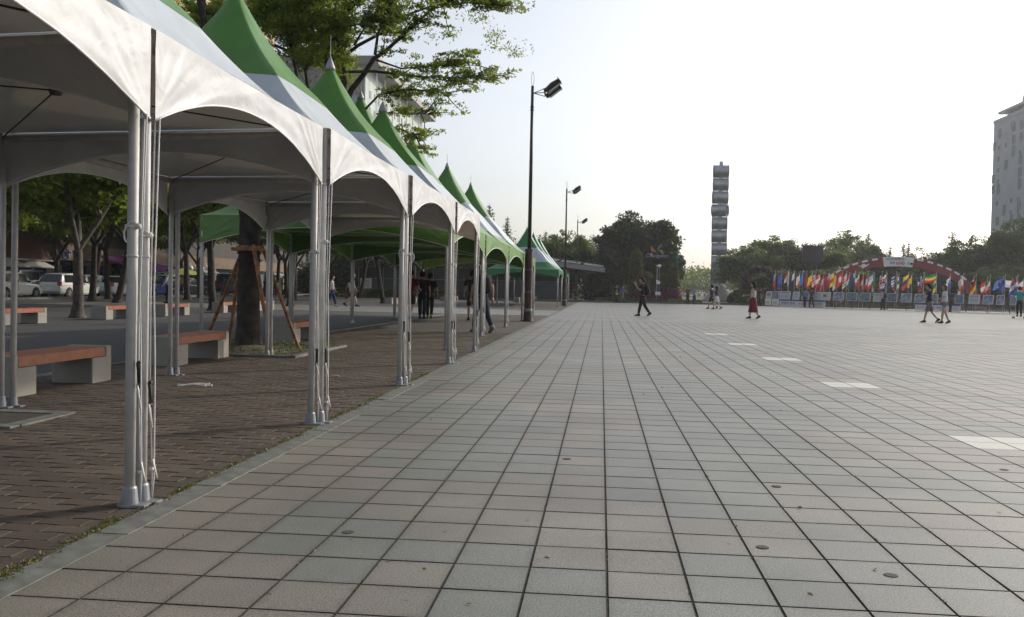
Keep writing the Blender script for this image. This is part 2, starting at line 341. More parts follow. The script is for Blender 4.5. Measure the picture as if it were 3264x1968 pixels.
M['brownhair'] = mat('brown_hair', (.07, .035, .018), .45, var=.3, scale=60)
_c = {}
def paint(name, col, rough=.35, coat=.6): 
    if name not in _c: _c[name] = mat(name, col, rough, var=.04, coat=coat)
    return _c[name]
def cloth(name, col):
    if name not in _c: _c[name] = mat(name, col, .85, var=.12, scale=12, bump=.3, bscale=30, spec=.2)
    return _c[name]

# ------------------------------------------------------------------ ground
def sheet(name, x0, x1, y0, y1, z, mt, parent=None, kind='structure', label=None):
    b = MB(); b.face([(x0,y0,z),(x1,y0,z),(x1,y1,z),(x0,y1,z)]); return b.build(name, mt, parent, kind=kind)
sheet('ground', -1500, 1500, -300, 2400, -0.05, M['soil'])
plaza = sheet('plaza_paving', -2.02, 120, -6, 86, -0.0045, M['bed'])
b = MB(); b.face([(-2.02,-6,-.001),(-2.02+0,34,-.001),(-2.02,34,-.001)]) if False else None
# stones: nearest to the camera as parts, the rest of the near field in one mesh, the far field as a sheet
NX0, NX1, NY0, NY1 = -7, 66, -4, 108
def tile_geo(b, cx, cy, w, d, dz, tilt=(0, 0)):
    hx, hy, e = w/2, d/2, .0015; z = dz
    lo = [(cx-hx,cy-hy,-.011),(cx+hx,cy-hy,-.011),(cx+hx,cy+hy,-.011),(cx-hx,cy+hy,-.011)]
    def zz(x, y): return z + (x-cx)*tilt[0] + (y-cy)*tilt[1]
    mi = [(cx-hx,cy-hy,zz(cx-hx,cy-hy)-e),(cx+hx,cy-hy,zz(cx+hx,cy-hy)-e),(cx+hx,cy+hy,zz(cx+hx,cy+hy)-e),(cx-hx,cy+hy,zz(cx-hx,cy+hy)-e)]
    hi = [(cx+sx*(hx-e),cy+sy*(hy-e),zz(cx,cy)) for sx, sy in ((-1,-1),(1,-1),(1,1),(-1,1))]
    k = len(b.v); b.v.extend(lo+mi+hi)
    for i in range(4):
        j = (i+1) % 4; b.f.append((k+i,k+j,k+4+j,k+4+i)); b.f.append((k+4+i,k+4+j,k+8+j,k+8+i)); b.m += [1, 1]  # shade put into the colour: dark sides and bevels where the sun catches
    b.f.append((k+8,k+9,k+10,k+11)); b.m.append(0)
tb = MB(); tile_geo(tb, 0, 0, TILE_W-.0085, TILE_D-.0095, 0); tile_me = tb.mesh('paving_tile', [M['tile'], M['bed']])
half = MB(); tile_geo(half, 0, 0, TILE_W-.0085, TILE_D*2-.007, 0)
cells = []
LAST_I = int(66)
for j in range(-3, 100):
    yc = TY0 + (j+.5)*TILE_D
    for i in range(-7, 72):
        xc = TX0 + (i+.5)*TILE_W
        if i == -7: xc_l = -2.015
        if yc > 2.2 and -0.62*yc-.6 < xc < 0.52*yc+.8: cells.append((xc, yc, i, j))
cells.sort(key=lambda c: c[1]*1.0 + abs(c[0])*0.25)
big = MB(); n_obj = 0
missing = {(-7, 33), (-6, 34)}
PALE = [(2.82, 7.11), (3.06, 11.4), (3.1, 15.8), (3.13, 20.2), (2.88, 24.6)]
pale_cells = {}
for k, (px_, py_) in enumerate(PALE):
    i0 = 9; j0 = round((py_-TY0)/TILE_D)
    for i in (i0, i0+1, i0+2)[:2 if k else 3]:
        for j in (j0-1, j0): pale_cells[(i, j)] = k
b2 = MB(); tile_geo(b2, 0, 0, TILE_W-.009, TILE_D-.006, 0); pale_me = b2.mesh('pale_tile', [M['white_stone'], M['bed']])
for xc, yc, i, j in cells:
    w, cx = TILE_W-.0085, xc
    dz = rng.normal(0, .0005); tl = rng.normal(0, .0015, 2)
    if (i, j) in pale_cells:
        obj('pale_tile', pale_me, plaza, (xc, yc, .0)); continue
    if n_obj < 298 and i > -7:
        o = obj('paving_tile', tile_me, plaza, (xc, yc, dz)); o.rotation_euler = (tl[1]*.6, -tl[0]*.6, rng.normal(0, .0035)); n_obj += 1
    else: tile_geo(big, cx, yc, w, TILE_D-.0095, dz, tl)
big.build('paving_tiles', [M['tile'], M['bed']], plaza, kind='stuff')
YF = TY0 + 97*TILE_D
f = MB()
f.face([(-2.02, YF, -.003), (120, YF, -.003), (120, 86, -.003), (-2.02, 86, -.003)])
xr = lambda y: 0.52*y+1.2
f.face([(TX0+30*TILE_W+9, -6, -.0035), (120, -6, -.0035), (120, YF-.001, -.0035), (0.52*YF+.9, YF-.001, -.0035)]) 
f.build('paving_field', M['tile_far'], plaza, kind='stuff')
for k, (x, y) in enumerate([(-1.1, 3.94), (.72, 4.01), (1.16, 3.69), (1.02, 5.3), (-.2, 5.9), (2.6, 6.1)]):
    b = MB(); b.lathe([(.028, .0), (.028, .002), (.022, .0035)], (0, 0, 0), 14); b.build('stud_mark', M['asphalt'], plaza, loc=(x, y, .0004))
# kerb
kerb = sheet('kerb_line', -2.18, -2.02, -6, 80, -.014, M['bed'])
kb = MB(); kb.bbox((0, 0, -.018), (.150, .968, .04), .002); kerb_me = kb.mesh('kerb_stone', M['kerb'])
for k in range(84):
    o = obj('kerb_stone', kerb_me, kerb, (-2.098+rng.normal(0, .002), 1.3+k*.975, rng.normal(0, .0015)))
# brick strip
brick = sheet('brick_paving', -6.35, -2.18, -6, 83, -.0032, mat('brick_joint_dirt', (.055, .045, .037), .95, scale=30, var=.3))
def paver_poly(w=.222, d=.112):
    pts = []; n = 6
    for k in range(n+1): pts.append((-w/2 + w*k/n, -d/2 + .009*math.sin(2*math.pi*k/n)))
    for k in range(n+1): pts.append((w/2 - w*k/n, d/2 + .009*math.sin(2*math.pi*(n-k)/n)))
    return pts
pp = paver_poly()
def paver_geo(b, cx, cy, z, s=.985):
    k = len(b.v); n = len(pp)
    b.v.extend([(cx+x*s, cy+y*.96, -.018) for x, y in pp]); b.v.extend([(cx+x*s, cy+y*.96, z-.003) for x, y in pp]); b.v.extend([(cx+x*.955, cy+y*.93, z) for x, y in pp])
    for r in (0, n):
        for i in range(n): j = (i+1) % n; b.f.append((k+r+i, k+r+j, k+r+n+j, k+r+n+i)); b.m.append(0)
    b.f.append(tuple(k+2*n+i for i in range(n))); b.m.append(0)
q = MB(); paver_geo(q, 0, 0, 0); paver_me = q.mesh('brick_paver', M['brick'])
PIT = (-7.1, -4.62, 13.25, 15.85)
pav = []
for r in range(170):
    y = 2.6 + r*.118
    for c in range(-1, 19):
        x = -2.30 - c*.228 - (.114 if r % 2 else 0)
        if x < -6.3 or x > -2.28 or (PIT[0] < x < PIT[1]+.1 and PIT[2]-.1 < y < PIT[3]+.1): continue
        if x < -.62*y - .5: continue
        pav.append((x, y))
pav.sort(key=lambda p: math.hypot(p[0], p[1]))
bb = MB()
for k, (x, y) in enumerate(pav):
    z = rng.normal(0, .001)
    if k < 298: obj('brick_paver', paver_me, brick, (x+rng.normal(0,.001), y+rng.normal(0,.001), z), rng.normal(0, .012))
    else: paver_geo(bb, x, y, z)
bb.build('brick_pavers', M['brick'], brick, kind='stuff')
sheet('brick_field', -6.35, -2.18, 22.65, 83, -.004, M['brick_far'], brick, kind='stuff')
sheet('brick_edge', -2.27, -2.18, 2, 22.64, -.002, M['brick_far'], brick, kind='stuff')
sheet('walkway', -31, -6.35, -10, 84, -.010, M['asphalt'])
b = MB(); b.face([(-6.35, 38.2, .001), (-2.2, 38.2, .001), (-2.2, 48, .001), (-6.35, 48, .001)])
b.face([(-26, 38.2, -.004), (-6.36, 38.2, -.004), (-6.36, 48, -.004), (-26, 48, -.004)]); b.build('cross_path', M['tile_far'], kind='structure')
sheet('parking_road', -46, -31, -10, 130, -.02, M['road'])
b = MB(); b.box((-31, 60, .05), (.2, 150, .14)); b.build('road_kerb', M['kerb'], kind='structure')
b = MB()
for y in range(-5, 80, 2): b.box((-6.36, y+1, .0), (.10, 1.98, .03))
b.build('edging_strip', M['kerb'], kind='structure')
sheet('lawn', -26, 110, 87.2, 240, .05, M['lawn'])
b = MB()
for k in range(60):
    if 4 < k*2-12 < 200: pass
    b.box((-11+k*2, 86.6, .06), (1.96, .35, .2))
b.build('planter_kerb', M['kerb'], kind='structure')
sheet('lawn_left', -30.9, -8.5, 92, 160, .04, M['lawn'])

# moss tufts along the kerb joint
def leaf_mesh(name, P, size, mt, flat=0.0, aspect=.45, shape='leaf'):
    n = len(P); P = np.asarray(P, float); size = np.broadcast_to(np.asarray(size, float), (n,))*rng.uniform(.7, 1.25, n)
    a = rng.normal(size=(n, 3)); a[:, 2] *= (1-flat); a /= np.linalg.norm(a, axis=1)[:, None]
    c = rng.normal(size=(n, 3)); c[:, 2] *= (1-flat); w = np.cross(a, c); w2 = np.cross(w, a) if flat else w
    if flat: w2 = np.cross(a, np.array([0, 0, 1.0])+rng.normal(size=(n, 3))*.45)
    w2 /= np.linalg.norm(w2, axis=1)[:, None]+1e-9
    s = size[:, None]
    V = np.empty((n, 4, 3)); V[:, 0] = P - a*s*.5; V[:, 1] = P + w2*s*aspect*.5 - a*s*.05; V[:, 2] = P + a*s*.5; V[:, 3] = P - w2*s*aspect*.5 - a*s*.05
    me = bpy.data.meshes.new(name); me.vertices.add(n*4); me.vertices.foreach_set('co', V.reshape(-1))
    me.loops.add(n*4); me.loops.foreach_set('vertex_index', np.arange(n*4, dtype=np.int32))
    me.polygons.add(n); me.polygons.foreach_set('loop_start', np.arange(0, n*4, 4, dtype=np.int32)); me.polygons.foreach_set('loop_total', np.full(n, 4, dtype=np.int32))
    me.materials.append(mt); me.update(); me.validate(); return me
pts = []
for k in range(150):
    y = 2.8+11*rng.uniform(0, 1)**1.8; cx = -2.185+rng.normal(0, .012)
    for _ in range(int(rng.integers(8, 40))): pts.append((cx+rng.normal(0, .018), y+rng.normal(0, .06), rng.uniform(-.004, .008)))
for k in range(60):
    x0 = TX0+int(rng.integers(-7, 6))*TILE_W; y = rng.uniform(2.8, 9)
    for _ in range(8): pts.append((x0+rng.normal(0, .004), y+rng.normal(0, .05), rng.uniform(-.006, .002)))
obj('joint_moss', leaf_mesh('joint_moss', pts, .018, M['moss']), label='yellow green moss growing along the kerb joint', cat='moss', kind='stuff')

# ------------------------------------------------------------------ tents
def roof_ring(s, w, d, n, z, shear):
    r = []; hx, hy = w/2*s, d/2*s
    rnd = max(0, 1-s*2.2)
    for side in range(4):
        for k in range(n):
            t = -1+2*k/n
            x, y = ((t*hx, -hy), (hx, t*hy), (-t*hx, hy), (-hx, -t*hy))[side]
            pull = 1 - .045*(1-t*t)*(1 if .1 < s < .97 else 0)
            L = math.hypot(x, y); rr = (hx+hy)/2
            if L > 0: f_ = pull*(1-rnd)+rnd*rr/L*.95; x, y = x*f_, y*f_
            r.append(Vector((x, y + shear*x, z)))
    return r
def make_tent(loc, w, d, eave, peak, style, label, group, shear=0.0, detail=1, ropes=True, rz=0, inset=.05):
    T = thing('canopy_tent', label, 'tent', loc, rz, group)
    H = peak-eave; p = 1.45
    prof = lambda s: eave + H*(1-s)**p
    n = 14 if detail else 8
    def band(nm, s0, s1, mt, k=10, scal=0):
        b = MB(); rg = []
        for i in range(k+1):
            s = s0+(s1-s0)*i/k
            ring = roof_ring(s, w, d, n, prof(s), shear)
            if scal and i == (k if scal > 0 else 0):
                for q in range(4*n):
                    t = -1+2*(q % n)/n; ds = .035*(1-t*t); s2 = s-ds+.02; v = ring[q]; f_ = s2/s
                    ring[q] = Vector((v.x*f_, v.y*f_, prof(s2)))
            rg.append(ring)
        if nm == 'roof_cap': rg = [[v + Vector((0, 0, .004)) for v in r_] for r_ in rg]
        b.rings(rg, 0, True, False); return b.build(nm, mt, T, smooth=True)
    if style == 'white':
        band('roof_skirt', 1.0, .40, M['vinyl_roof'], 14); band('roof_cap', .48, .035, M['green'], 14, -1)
        vm = M['vinyl']
    else:
        g1, g2 = (M['green'], M['lime']) if style == 'lime' else (M['deepgreen'], M['deepgreen'])
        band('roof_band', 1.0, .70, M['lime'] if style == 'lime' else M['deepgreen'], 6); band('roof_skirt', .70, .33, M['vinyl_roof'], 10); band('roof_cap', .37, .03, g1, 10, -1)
        vm = g2
    # valances, one per side, arched below, gathered towards the corners
    hx, hy = w/2, d/2; dc, dm = (.45, .17) if w < 4 else (.52, .20)
    nu, nv = (120, 22) if detail else (20, 4)
    cor = [(-hx,-hy),(hx,-hy),(hx,hy),(-hx,hy)]
    for si in range(4):
        a = Vector((*cor[si], 0)); c = Vector((*cor[(si+1) % 4], 0)); L = (c-a).length; nrm = Vector(((c-a).y, -(c-a).x, 0)).normalized()
        ph = rng.uniform(0, 6, 6)
        def fn(u, v):
            drop = dm + (dc-dm)*abs(2*u-1)**2.1
            x = u*L; zz = -v*drop
            t = max(0.0, min(1.0, u))
            sag = .03*(1-(2*u-1)**2)
            d1 = math.hypot(x, zz+dc)+.02; th1 = math.atan2(zz+dc, x)
            d2 = math.hypot(L-x, zz+dc)+.02; th2 = math.atan2(zz+dc, L-x)
            fold = lambda a_: (1-abs(math.sin(a_)))**1.6*2-.75          # creases drawn from the lower corners
            wv = .0062*(fold(8*th1+ph[0]+2.2*noise.noise(Vector((th1*2.5, d1*1.2, ph[1]))))*math.exp(-d1/1.0)*min(1, d1*4)+fold(9*th2+ph[1]+2.4*noise.noise(Vector((th2*2.5, d2*1.2, ph[0]))))*math.exp(-d2/.95)*min(1, d2*4))
            wv += .004*noise.noise(Vector((th1*9+th2*5, (d1+d2)*2, ph[2])))+.003*(math.sin(29*th1+ph[5]+3*d1)*math.exp(-d1/.8)+math.sin(31*th2+ph[3])*math.exp(-d2/.8))
            wv += .003*noise.noise(Vector((u*L*9, v*1.4+ph[2], ph[4])))*(.3+v) + .004*noise.noise(Vector((u*L*4+v, v*3, ph[3])))
            wv *= min(1, v*5)*(1 if abs(2*u-1) < .985 else .4)
            P = a + (c-a)*t*(1-.012)+(c-a)*.006 + nrm*(.012+wv)
            return Vector((P.x, P.y+shear*P.x, eave - .0 + zz - sag*.3))
        b = MB(); b.grid(fn, nu, nv); b.build('valance', vm, T, smooth=True)
        b = MB(); b.tube([fn(u/24, 1.0)+Vector((0,0,.004)) for u in range(25)], .006 if detail else .01, 5)
        b.build('valance_hem', M['offwhite'] if style != 'deep' else M['deepgreen'], T, smooth=True)
    # posts, beams, mast
    pr = .026 if w < 4 else .031
    for i, (x, y) in enumerate(cor):
        sx = -1 if x > 0 else 1; sy = -1 if y > 0 else 1
        X, Yp = x+sx*inset, y+sy*.030; Yp += shear*X
        lean = rng.normal(0, .006, 2)
        b = MB(); b.tube([(X+lean[0]*0, Yp, .05), (X+lean[0], Yp+lean[1], eave-.03)], pr, 16)
        b.tube([(X+lean[0]*.5, Yp, eave*.52), (X+lean[0]*.5, Yp, eave*.52+.012)], pr+.003, 16)
        po = b.build('post', M['alu'], T, smooth=False)
        for pl in po.data.polygons: pl.use_smooth = len(pl.vertices) == 4
        b = MB(); b.lathe([(.058, .0), (.058, .010), (.043, .012), (.036, .085), (pr+.004, .095)], (X, Yp, 0), 18); b.box((X+.055, Yp-.01, .006), (.09, .07, .012)); b.build('base_plate', M['cast'], po)
        if ropes and x > 0:
            cx, cy = x-.012, y*.985+shear*x; r_ = .0042; zt = eave-dc+.02
            b = MB()
            for q, (ox, oy) in enumerate(((.0, .0), (.018, sy*.012))):
                b.tube([(cx+.01+ox, cy+oy+sy*.02, zt), (X+pr+.012+ox*.6, Yp+sy*.0+oy, zt*.55), (X+pr+.014+ox, Yp+oy, .62+.1*q), (X+.06+ox*.4, Yp-.008+oy*.4, .14), (X+.062, Yp-.01, .02)], r_, 6)
            kz = rng.uniform(1.32, 1.5); b.tube([(X+(pr+.006)*math.cos(a_), Yp+(pr+.006)*math.sin(a_), kz+.004*math.sin(a_*2)) for a_ in [q*math.pi/8 for q in range(17)]], .0055, 6)
            b.ball((X+pr+.012, Yp-.012, kz), .016, 8, 5)
            lx = rng.choice([-1, 1]); b.tube([(X+pr+.01+lx*(.022-.022*math.cos(q*.42))+.006*q*lx*.3, Yp-.02-.002*q, kz+.035*math.sin(q*.42)-.004*q) for q in range(12)], .0042, 6)
            b.ball((X+.058, Yp-.012, .17), .012, 8, 5); b.tube([(X+.06, Yp-.015, .17), (X+.075, Yp-.03, .22), (X+.095, Yp-.03, .13)], .005, 6)
            b.build('tie_rope', M['rope'], po, smooth=True)
            b = MB(); z1 = rng.uniform(.52, .66); b.box((X+pr+.022, Yp-.008, z1), (.014, .016, .11), rot=Matrix.Rotation(.2, 3, 'X')); b.ball((X+pr+.02, Yp-.01, z1+.055), .014, 8, 5); b.ball((X+pr+.02, Yp-.006, z1-.055), .014, 8, 5)
            b.build('rope_tensioner', M['rubber'], po)
            b = MB(); b.tube([(X+pr+.02, Yp-.02, z1-.05), (X+pr+.035, Yp-.04, z1-.08), (X+pr+.05, Yp-.045, z1-.16)], .005, 6)
            b.build('rope_end', M['rope'], po, smooth=True)
            b = MB(); b.tube([(cx+.018*math.cos(a_), cy, zt+.018*math.sin(a_)) for a_ in [q*math.pi/5 for q in range(11)]], .003, 5); b.build('hook_ring', M['cast'], po, smooth=True)
    for si in range(4):
        (x0, y0), (x1, y1) = cor[si], cor[(si+1) % 4]; f_ = .955
        b = MB(); b.tube([(x0*f_, y0*f_+shear*x0*f_, eave-.06), (x1*f_, y1*f_+shear*x1*f_, eave-.06)], .028, 10)
        b.build('roof_beam', M['alu'], T, smooth=True)
    b = MB(); b.tube([(0, 0, eave+.02), (0, 0, peak-.1)], .024, 10); b.lathe([(.035, eave+.0), (.045, eave+.02), (.045, eave+.07), (.03, eave+.09)], n=12); b.build('mast', M['alu_dark'], T, smooth=True)
    for (x, y) in cor:
        b = MB(); b.tube([(x*.95, y*.95+shear*x*.95, eave-.05), (0, 0, eave+.03)], .006, 6); b.build('stay_cable', M['cable'], T)
    b = MB(); b.lathe([(.075, peak-.10), (.062, peak-.05), (.035, peak+.02), (.02, peak+.05), (.012, peak+.07), (.006, peak+.08), (.004, peak+.36)], n=14); b.build('finial', M['cast'], T, smooth=True)
    return T
g1 = 'white skirted canopy tents in the near row'
T1 = [((-3.705, 2.715), 3.10, 'nearest tent, white with silvery valance, running out of the frame at upper left', ),
      ((-3.705, 5.642), 2.715, 'white canopy tent over the brick paving, second from the camera, with wrinkled glossy valance'),
      ((-3.66, 8.495), 2.93, 'canopy tent with the tall green cap cut by the top edge of the picture'),
      ((-3.62, 11.48), 3.0, 'canopy tent whose green cap with thin finial rises before the tree crown'),
      ((-3.60, 14.26), 2.48, 'last of the white skirted tents, next to the first lime green valance')]
for k, ((x, y), d, lab) in enumerate(T1):
    make_tent((x+.03, y+.11*1.42, 0), 2.92, d, 2.34, 4.0, 'white', lab, g1, shear=-.11, detail=1, inset=.07 if k == 0 else .05)
g2 = 'large canopy tents with lime green valances'
for k, (y0, y1, lab) in enumerate([(15.82, 20.6, 'large tent with lime green valance just behind the last white skirted tent'),
                                   (20.7, 25.85, 'second large lime valanced tent, partly hidden by the posts in front'),
                                   (25.95, 31.3, 'large lime valanced tent reaching up to the maroon base of the tall floodlight'),
                                   (31.4, 36.35, 'far lime valanced tent ending just behind the maroon floodlight base')]):
    make_tent((-4.97, (y0+y1)/2, 0), 4.6, y1-y0, 2.33, 5.0, 'lime', lab, g2, detail=1 if k < 2 else 0, ropes=(k != 9))
g3 = 'distant green and white canopy tents beyond the floodlight'
for k, (y0, y1, lab) in enumerate([(55.2, 60.4, 'green tent with white middle band standing right behind the maroon floodlight base'),
                                   (60.6, 66, 'middle one of the distant green and white tents'),
                                   (66.2, 72.3, 'farthest green and white tent, at the second floodlight')]):
    make_tent((-4.80, (y0+y1)/2, 0), 4.4, y1-y0, 2.33, 5.0, 'deep', lab, g3, detail=0, ropes=False)

# ------------------------------------------------------------------ floodlight poles
def make_lamp(loc, label, head=2):
    T = thing('floodlight_pole', label, 'street light', loc, 0, 'floodlight poles along the plaza edge')
    b = MB(); b.lathe([(.19, 0), (.19, .03), (.165, .05), (.15, .34), (.135, .36), (.135, 2.4), (.15, 2.41), (.15, 2.47), (.07, 2.48)], n=20); b.build('pole_sleeve', M['lamp_sleeve'], T)
    for z in (.42, 1.0, 1.75): 
        b = MB(); b.lathe([(.1385, z), (.1385, z+.018)], n=20); b.build('sleeve_band', M['cast'], T)
    b = MB(); b.lathe([(.152, .345), (.155, .36), (.155, .43), (.137, .44)], n=20); b.build('sleeve_collar', M['cast'], T)
    b = MB(); b.tube([(0, 0, 2.4), (0, 0, 5.4), (0, 0, 8.0)], [.068, .058, .05], 14); b.tube([(0,0,7.18),(0,0,7.2)], .075, 12); b.tube([(0,0,7.28),(0,0,7.3)], .075, 12); b.build('pole', M['lamp_pole'], T, smooth=True)
    b = MB(); b.tube([(.045*math.sin(a), 0, 8.24-.24*math.cos(a)) for a in [q*math.pi/12 for q in range(25)]], .008, 6); b.build('spike_loop', M['cast'], T)
    b = MB()
    for dy, dz in ((-.16, .10), (0, 0), (.16, -.10)): b.tube([(.04, 0, 7.76), (.42, dy, 7.78+dz)], .014, 6)
    b.tube([(.42, -.34, 7.83), (.42, .34, 7.75)], .03, 8); b.build('bracket', M['lamp_pole'], T)
    for s in (-1, 1)[:head]:
        rot = Matrix.Rotation(R(-38), 3, 'Y'); c = Vector((.70, s*.22, 7.90-s*.05))
        b = MB(); rg = []
        for u, w_, h_ in ((-.30, .10, .05), (-.26, .15, .10), (0, .17, .14), (.24, .17, .10), (.27, .17, .06)):
            rg.append([c + rot @ Vector((u, w_*math.cos(a)*1.05, h_*math.sin(a)*(1 if math.sin(a) > 0 else .55))) for a in [q*math.pi/6 for q in range(12)]])
        b.rings(rg)
        b.box(c + rot @ Vector((.28, 0, .0)), (.02, .40, .20), rot=rot); fl = b.build('floodlight', M['lamp_pole'], T)
        b = MB(); b.box(c + rot @ Vector((.02, 0, -.085)), (.46, .26, .012), rot=rot); b.build('lamp_lens', M['lens'], fl)
        b = MB(); b.box(c + rot @ Vector((.02, -s*.165, .03)), (.42, .012, .10), rot=rot); b.build('side_panel', M['lens'], fl)
    return T
L1 = make_lamp((-2.48, 30.92, 0), 'nearest and tallest looking floodlight pole with maroon base beside the tents')
dup(L1, (-2.5, 62.1, 0), 0, 'middle floodlight pole standing at the edge of the distant green tents')
dup(L1, (-2.47, 89.7, 0), 0, 'smallest looking, farthest floodlight pole before the glass roofed pavilion')
# ------------------------------------------------------------------ benches
def make_bench(loc, L, label, rz=0, group='granite and wood benches'):
    T = thing('bench', label, 'bench', loc, rz, group); W = .46; h = .385
    for s in (-1, 1):
        b = MB(); b.bbox((0, s*(L/2-.19), .135), (W, .38, .27), .008); b.bbox((0, s*(L/2-.055), (.27+h)/2-.001), (W-.004, .11, h-.27+.002), .008)
        b.build('stone_leg', M['bench_stone'], T)
    for k in range(4):
        b = MB(); b.bbox(((k-1.5)*.112, 0, .327), (.106, L-.235, .1), .006); b.build('seat_plank', M['bench_wood'], T)
    return T
bench_specs = [((-5.62, 8.72), 1.72, 'large near bench with orange wood seat at the left edge of the picture'),
    ((-5.75, 12.22), 1.72, 'bench in front of the staked tree, close behind the second pair of back posts'),
    ((-5.95, 17.4), 1.72, 'bench just behind the staked tree, its near granite block in shade'),
    ((-14.2, 20.9), 1.72, 'bench in the second row at the far left edge of the picture'),
    ((-14.1, 25.2), 1.72, 'bench beside the planted base of the thick trunked tree in the second row'),
    ((-14.1, 28.7), 1.72, 'bench below the man in the pale shirt, seen left of a back post'),
    ((-14.1, 33.2), 1.72, 'second row bench hidden in part by the left stake of the staked tree'),
    ((-14.1, 36.7), 1.72, 'second row bench seen between the staked tree trunk and its right stake'),
    ((-13.2, 56.4), 1.72, 'small looking far bench left of the man in the dark red shirt'),
    ((-13.2, 63.8), 1.72, 'far bench on which the person in white and denim sits'),
    ((-12.6, 72.5), 1.72, 'far bench next to the crouching person in purple'),
    ((-12.5, 76.5), 1.72, 'farthest bench left of the standing person in grey')]
for (x, y), L, lab in bench_specs: make_bench((x, y, 0), L, lab)
# granite seats beyond the lamp
sb = MB(); sb.bbox((0, 0, .2), (.5, .45, .4), .01)
st0 = None
for k, (px, py) in enumerate([(1705, 966), (1717, 965), (1727, 963), (1733, 962), (1744, 961), (1751, 960)]):
    g = on_ground(px, py)
    me = sb.mesh('granite_seat', M['bench_stone']) if st0 is None else st0; st0 = me
    o = obj('granite_seat', me, None, (g.x-1.5, g.y, 0), .1*k, ['leftmost', 'second from the left', 'third from the left', 'third from the right', 'second from the right', 'rightmost'][k]+' small granite seat block in the row beside the pavilion', 'stone seat', 'granite seats by the pavilion')

# ------------------------------------------------------------------ trees
def limb(b, p, d, length, r0, r1, seg=6, wob=.12, up=.0, n=7):
    pts = [Vector(p)]; d = Vector(d).normalized()
    for i in range(seg):
        d = (d + Vector(rng.normal(0, wob, 3)) + Vector((0, 0, up))).normalized(); pts.append(pts[-1] + d*length/seg)
    b.tube(pts, [r0+(r1-r0)*i/seg for i in range(seg+1)], n, caps=False); return pts, d
def broadleaf(trunk_h=2.2, height=7.0, spread=3.2, forks=4, clumps=110, per=80, clump_r=.55, r0=.16, flat=.45, seed=1, zmin=.0, fill=0):
    """unit tree in metres: (trunk mesh builder, leaf points)"""
    global rng
    keep = rng; rng = np.random.default_rng(seed)
    b = MB(); base, d = limb(b, (0, 0, -.05), (rng.normal(0, .06), rng.normal(0, .06), 1), trunk_h, r0, r0*.78, 5, .04, n=10)
    b.lathe([(r0*1.7, -.02), (r0*1.25, .12), (r0*1.02, .35)], n=10, caps=False)
    tips = []; top = base[-1]
    for k in range(forks):
        a = 2*math.pi*(k+rng.uniform(-.3, .3))/forks; inc = rng.uniform(.35, .9)
        dd = Vector((math.cos(a)*inc, math.sin(a)*inc, 1)); L = (height-trunk_h)*rng.uniform(.55, .8)
        pts, d1 = limb(b, top, dd, L, r0*.55, r0*.22, 6, .10)
        for j in range(7):
            t = rng.integers(2, 7); q = pts[t]
            a2 = a + rng.uniform(-1.5, 1.5); inc2 = rng.uniform(.6, 2.2)
            p2, d2 = limb(b, q, Vector((math.cos(a2)*inc2, math.sin(a2)*inc2, 1)), L*rng.uniform(.4, .8), r0*.2, r0*.07, 5, .16, .0, 5)
            tips += p2[2:]
            for _ in range(2):
                a3 = a2+rng.uniform(-1.2, 1.2); p3, _d = limb(b, p2[int(rng.integers(2, 5))], Vector((math.cos(a3), math.sin(a3), rng.uniform(-.1, .7))), L*rng.uniform(.2, .4), r0*.08, r0*.03, 4, .2, -.03, 4); tips += p3[1:]
    P = []; tips = [t for t in tips]
    idx = rng.choice(len(tips), clumps, replace=len(tips) < clumps)
    for i in idx:
        c = np.array(tips[i])
        rr = math.hypot(c[0], c[1]); 
        if rr > spread: c[:2] *= spread/rr*rng.uniform(.85, 1)
        zc = (height+trunk_h)/2+.25; hz_ = (height-trunk_h)/2+.15; e = math.sqrt((math.hypot(c[0], c[1])/spread)**2+((c[2]-zc)/hz_)**2)
        if e > 1: q_ = rng.uniform(.86, 1.0)/e; c[0] *= q_; c[1] *= q_; c[2] = zc+(c[2]-zc)*q_
        c[2] = max(c[2], trunk_h*.9+zmin)
        m = int(per*rng.uniform(.5, 1.4)); q = rng.normal(size=(m, 3)); q /= (np.linalg.norm(q, axis=1)[:, None]+.01); q *= (rng.uniform(.2, 1, m)**.5)[:, None]
        q *= np.array([1, 1, flat])*clump_r*rng.uniform(.6, 1.25); P.append(c+q)
    zc = (height+trunk_h)/2+.25; hz_ = (height-trunk_h)/2+.1
    for _ in range(fill):
        a = rng.uniform(0, 6.28); ph_ = math.asin(rng.uniform(-.45, 1)); q_ = rng.uniform(.55, .95)*(1+.10*math.sin(3*a+seed)+.08*math.sin(5*a+2*ph_))
        c = np.array([spread*math.cos(ph_)*math.cos(a)*q_, spread*math.cos(ph_)*math.sin(a)*q_, zc+hz_*math.sin(ph_)*q_])
        m = int(per*rng.uniform(.5, 1.2)); q = rng.normal(size=(m, 3)); q /= (np.linalg.norm(q, axis=1)[:, None]+.01); q *= (rng.uniform(.1, 1, m)**.5)[:, None]
        P.append(c+q*np.array([1, 1, flat])*clump_r*rng.uniform(.6, 1.2))
    P = np.concatenate(P); rng = keep
    return b, P
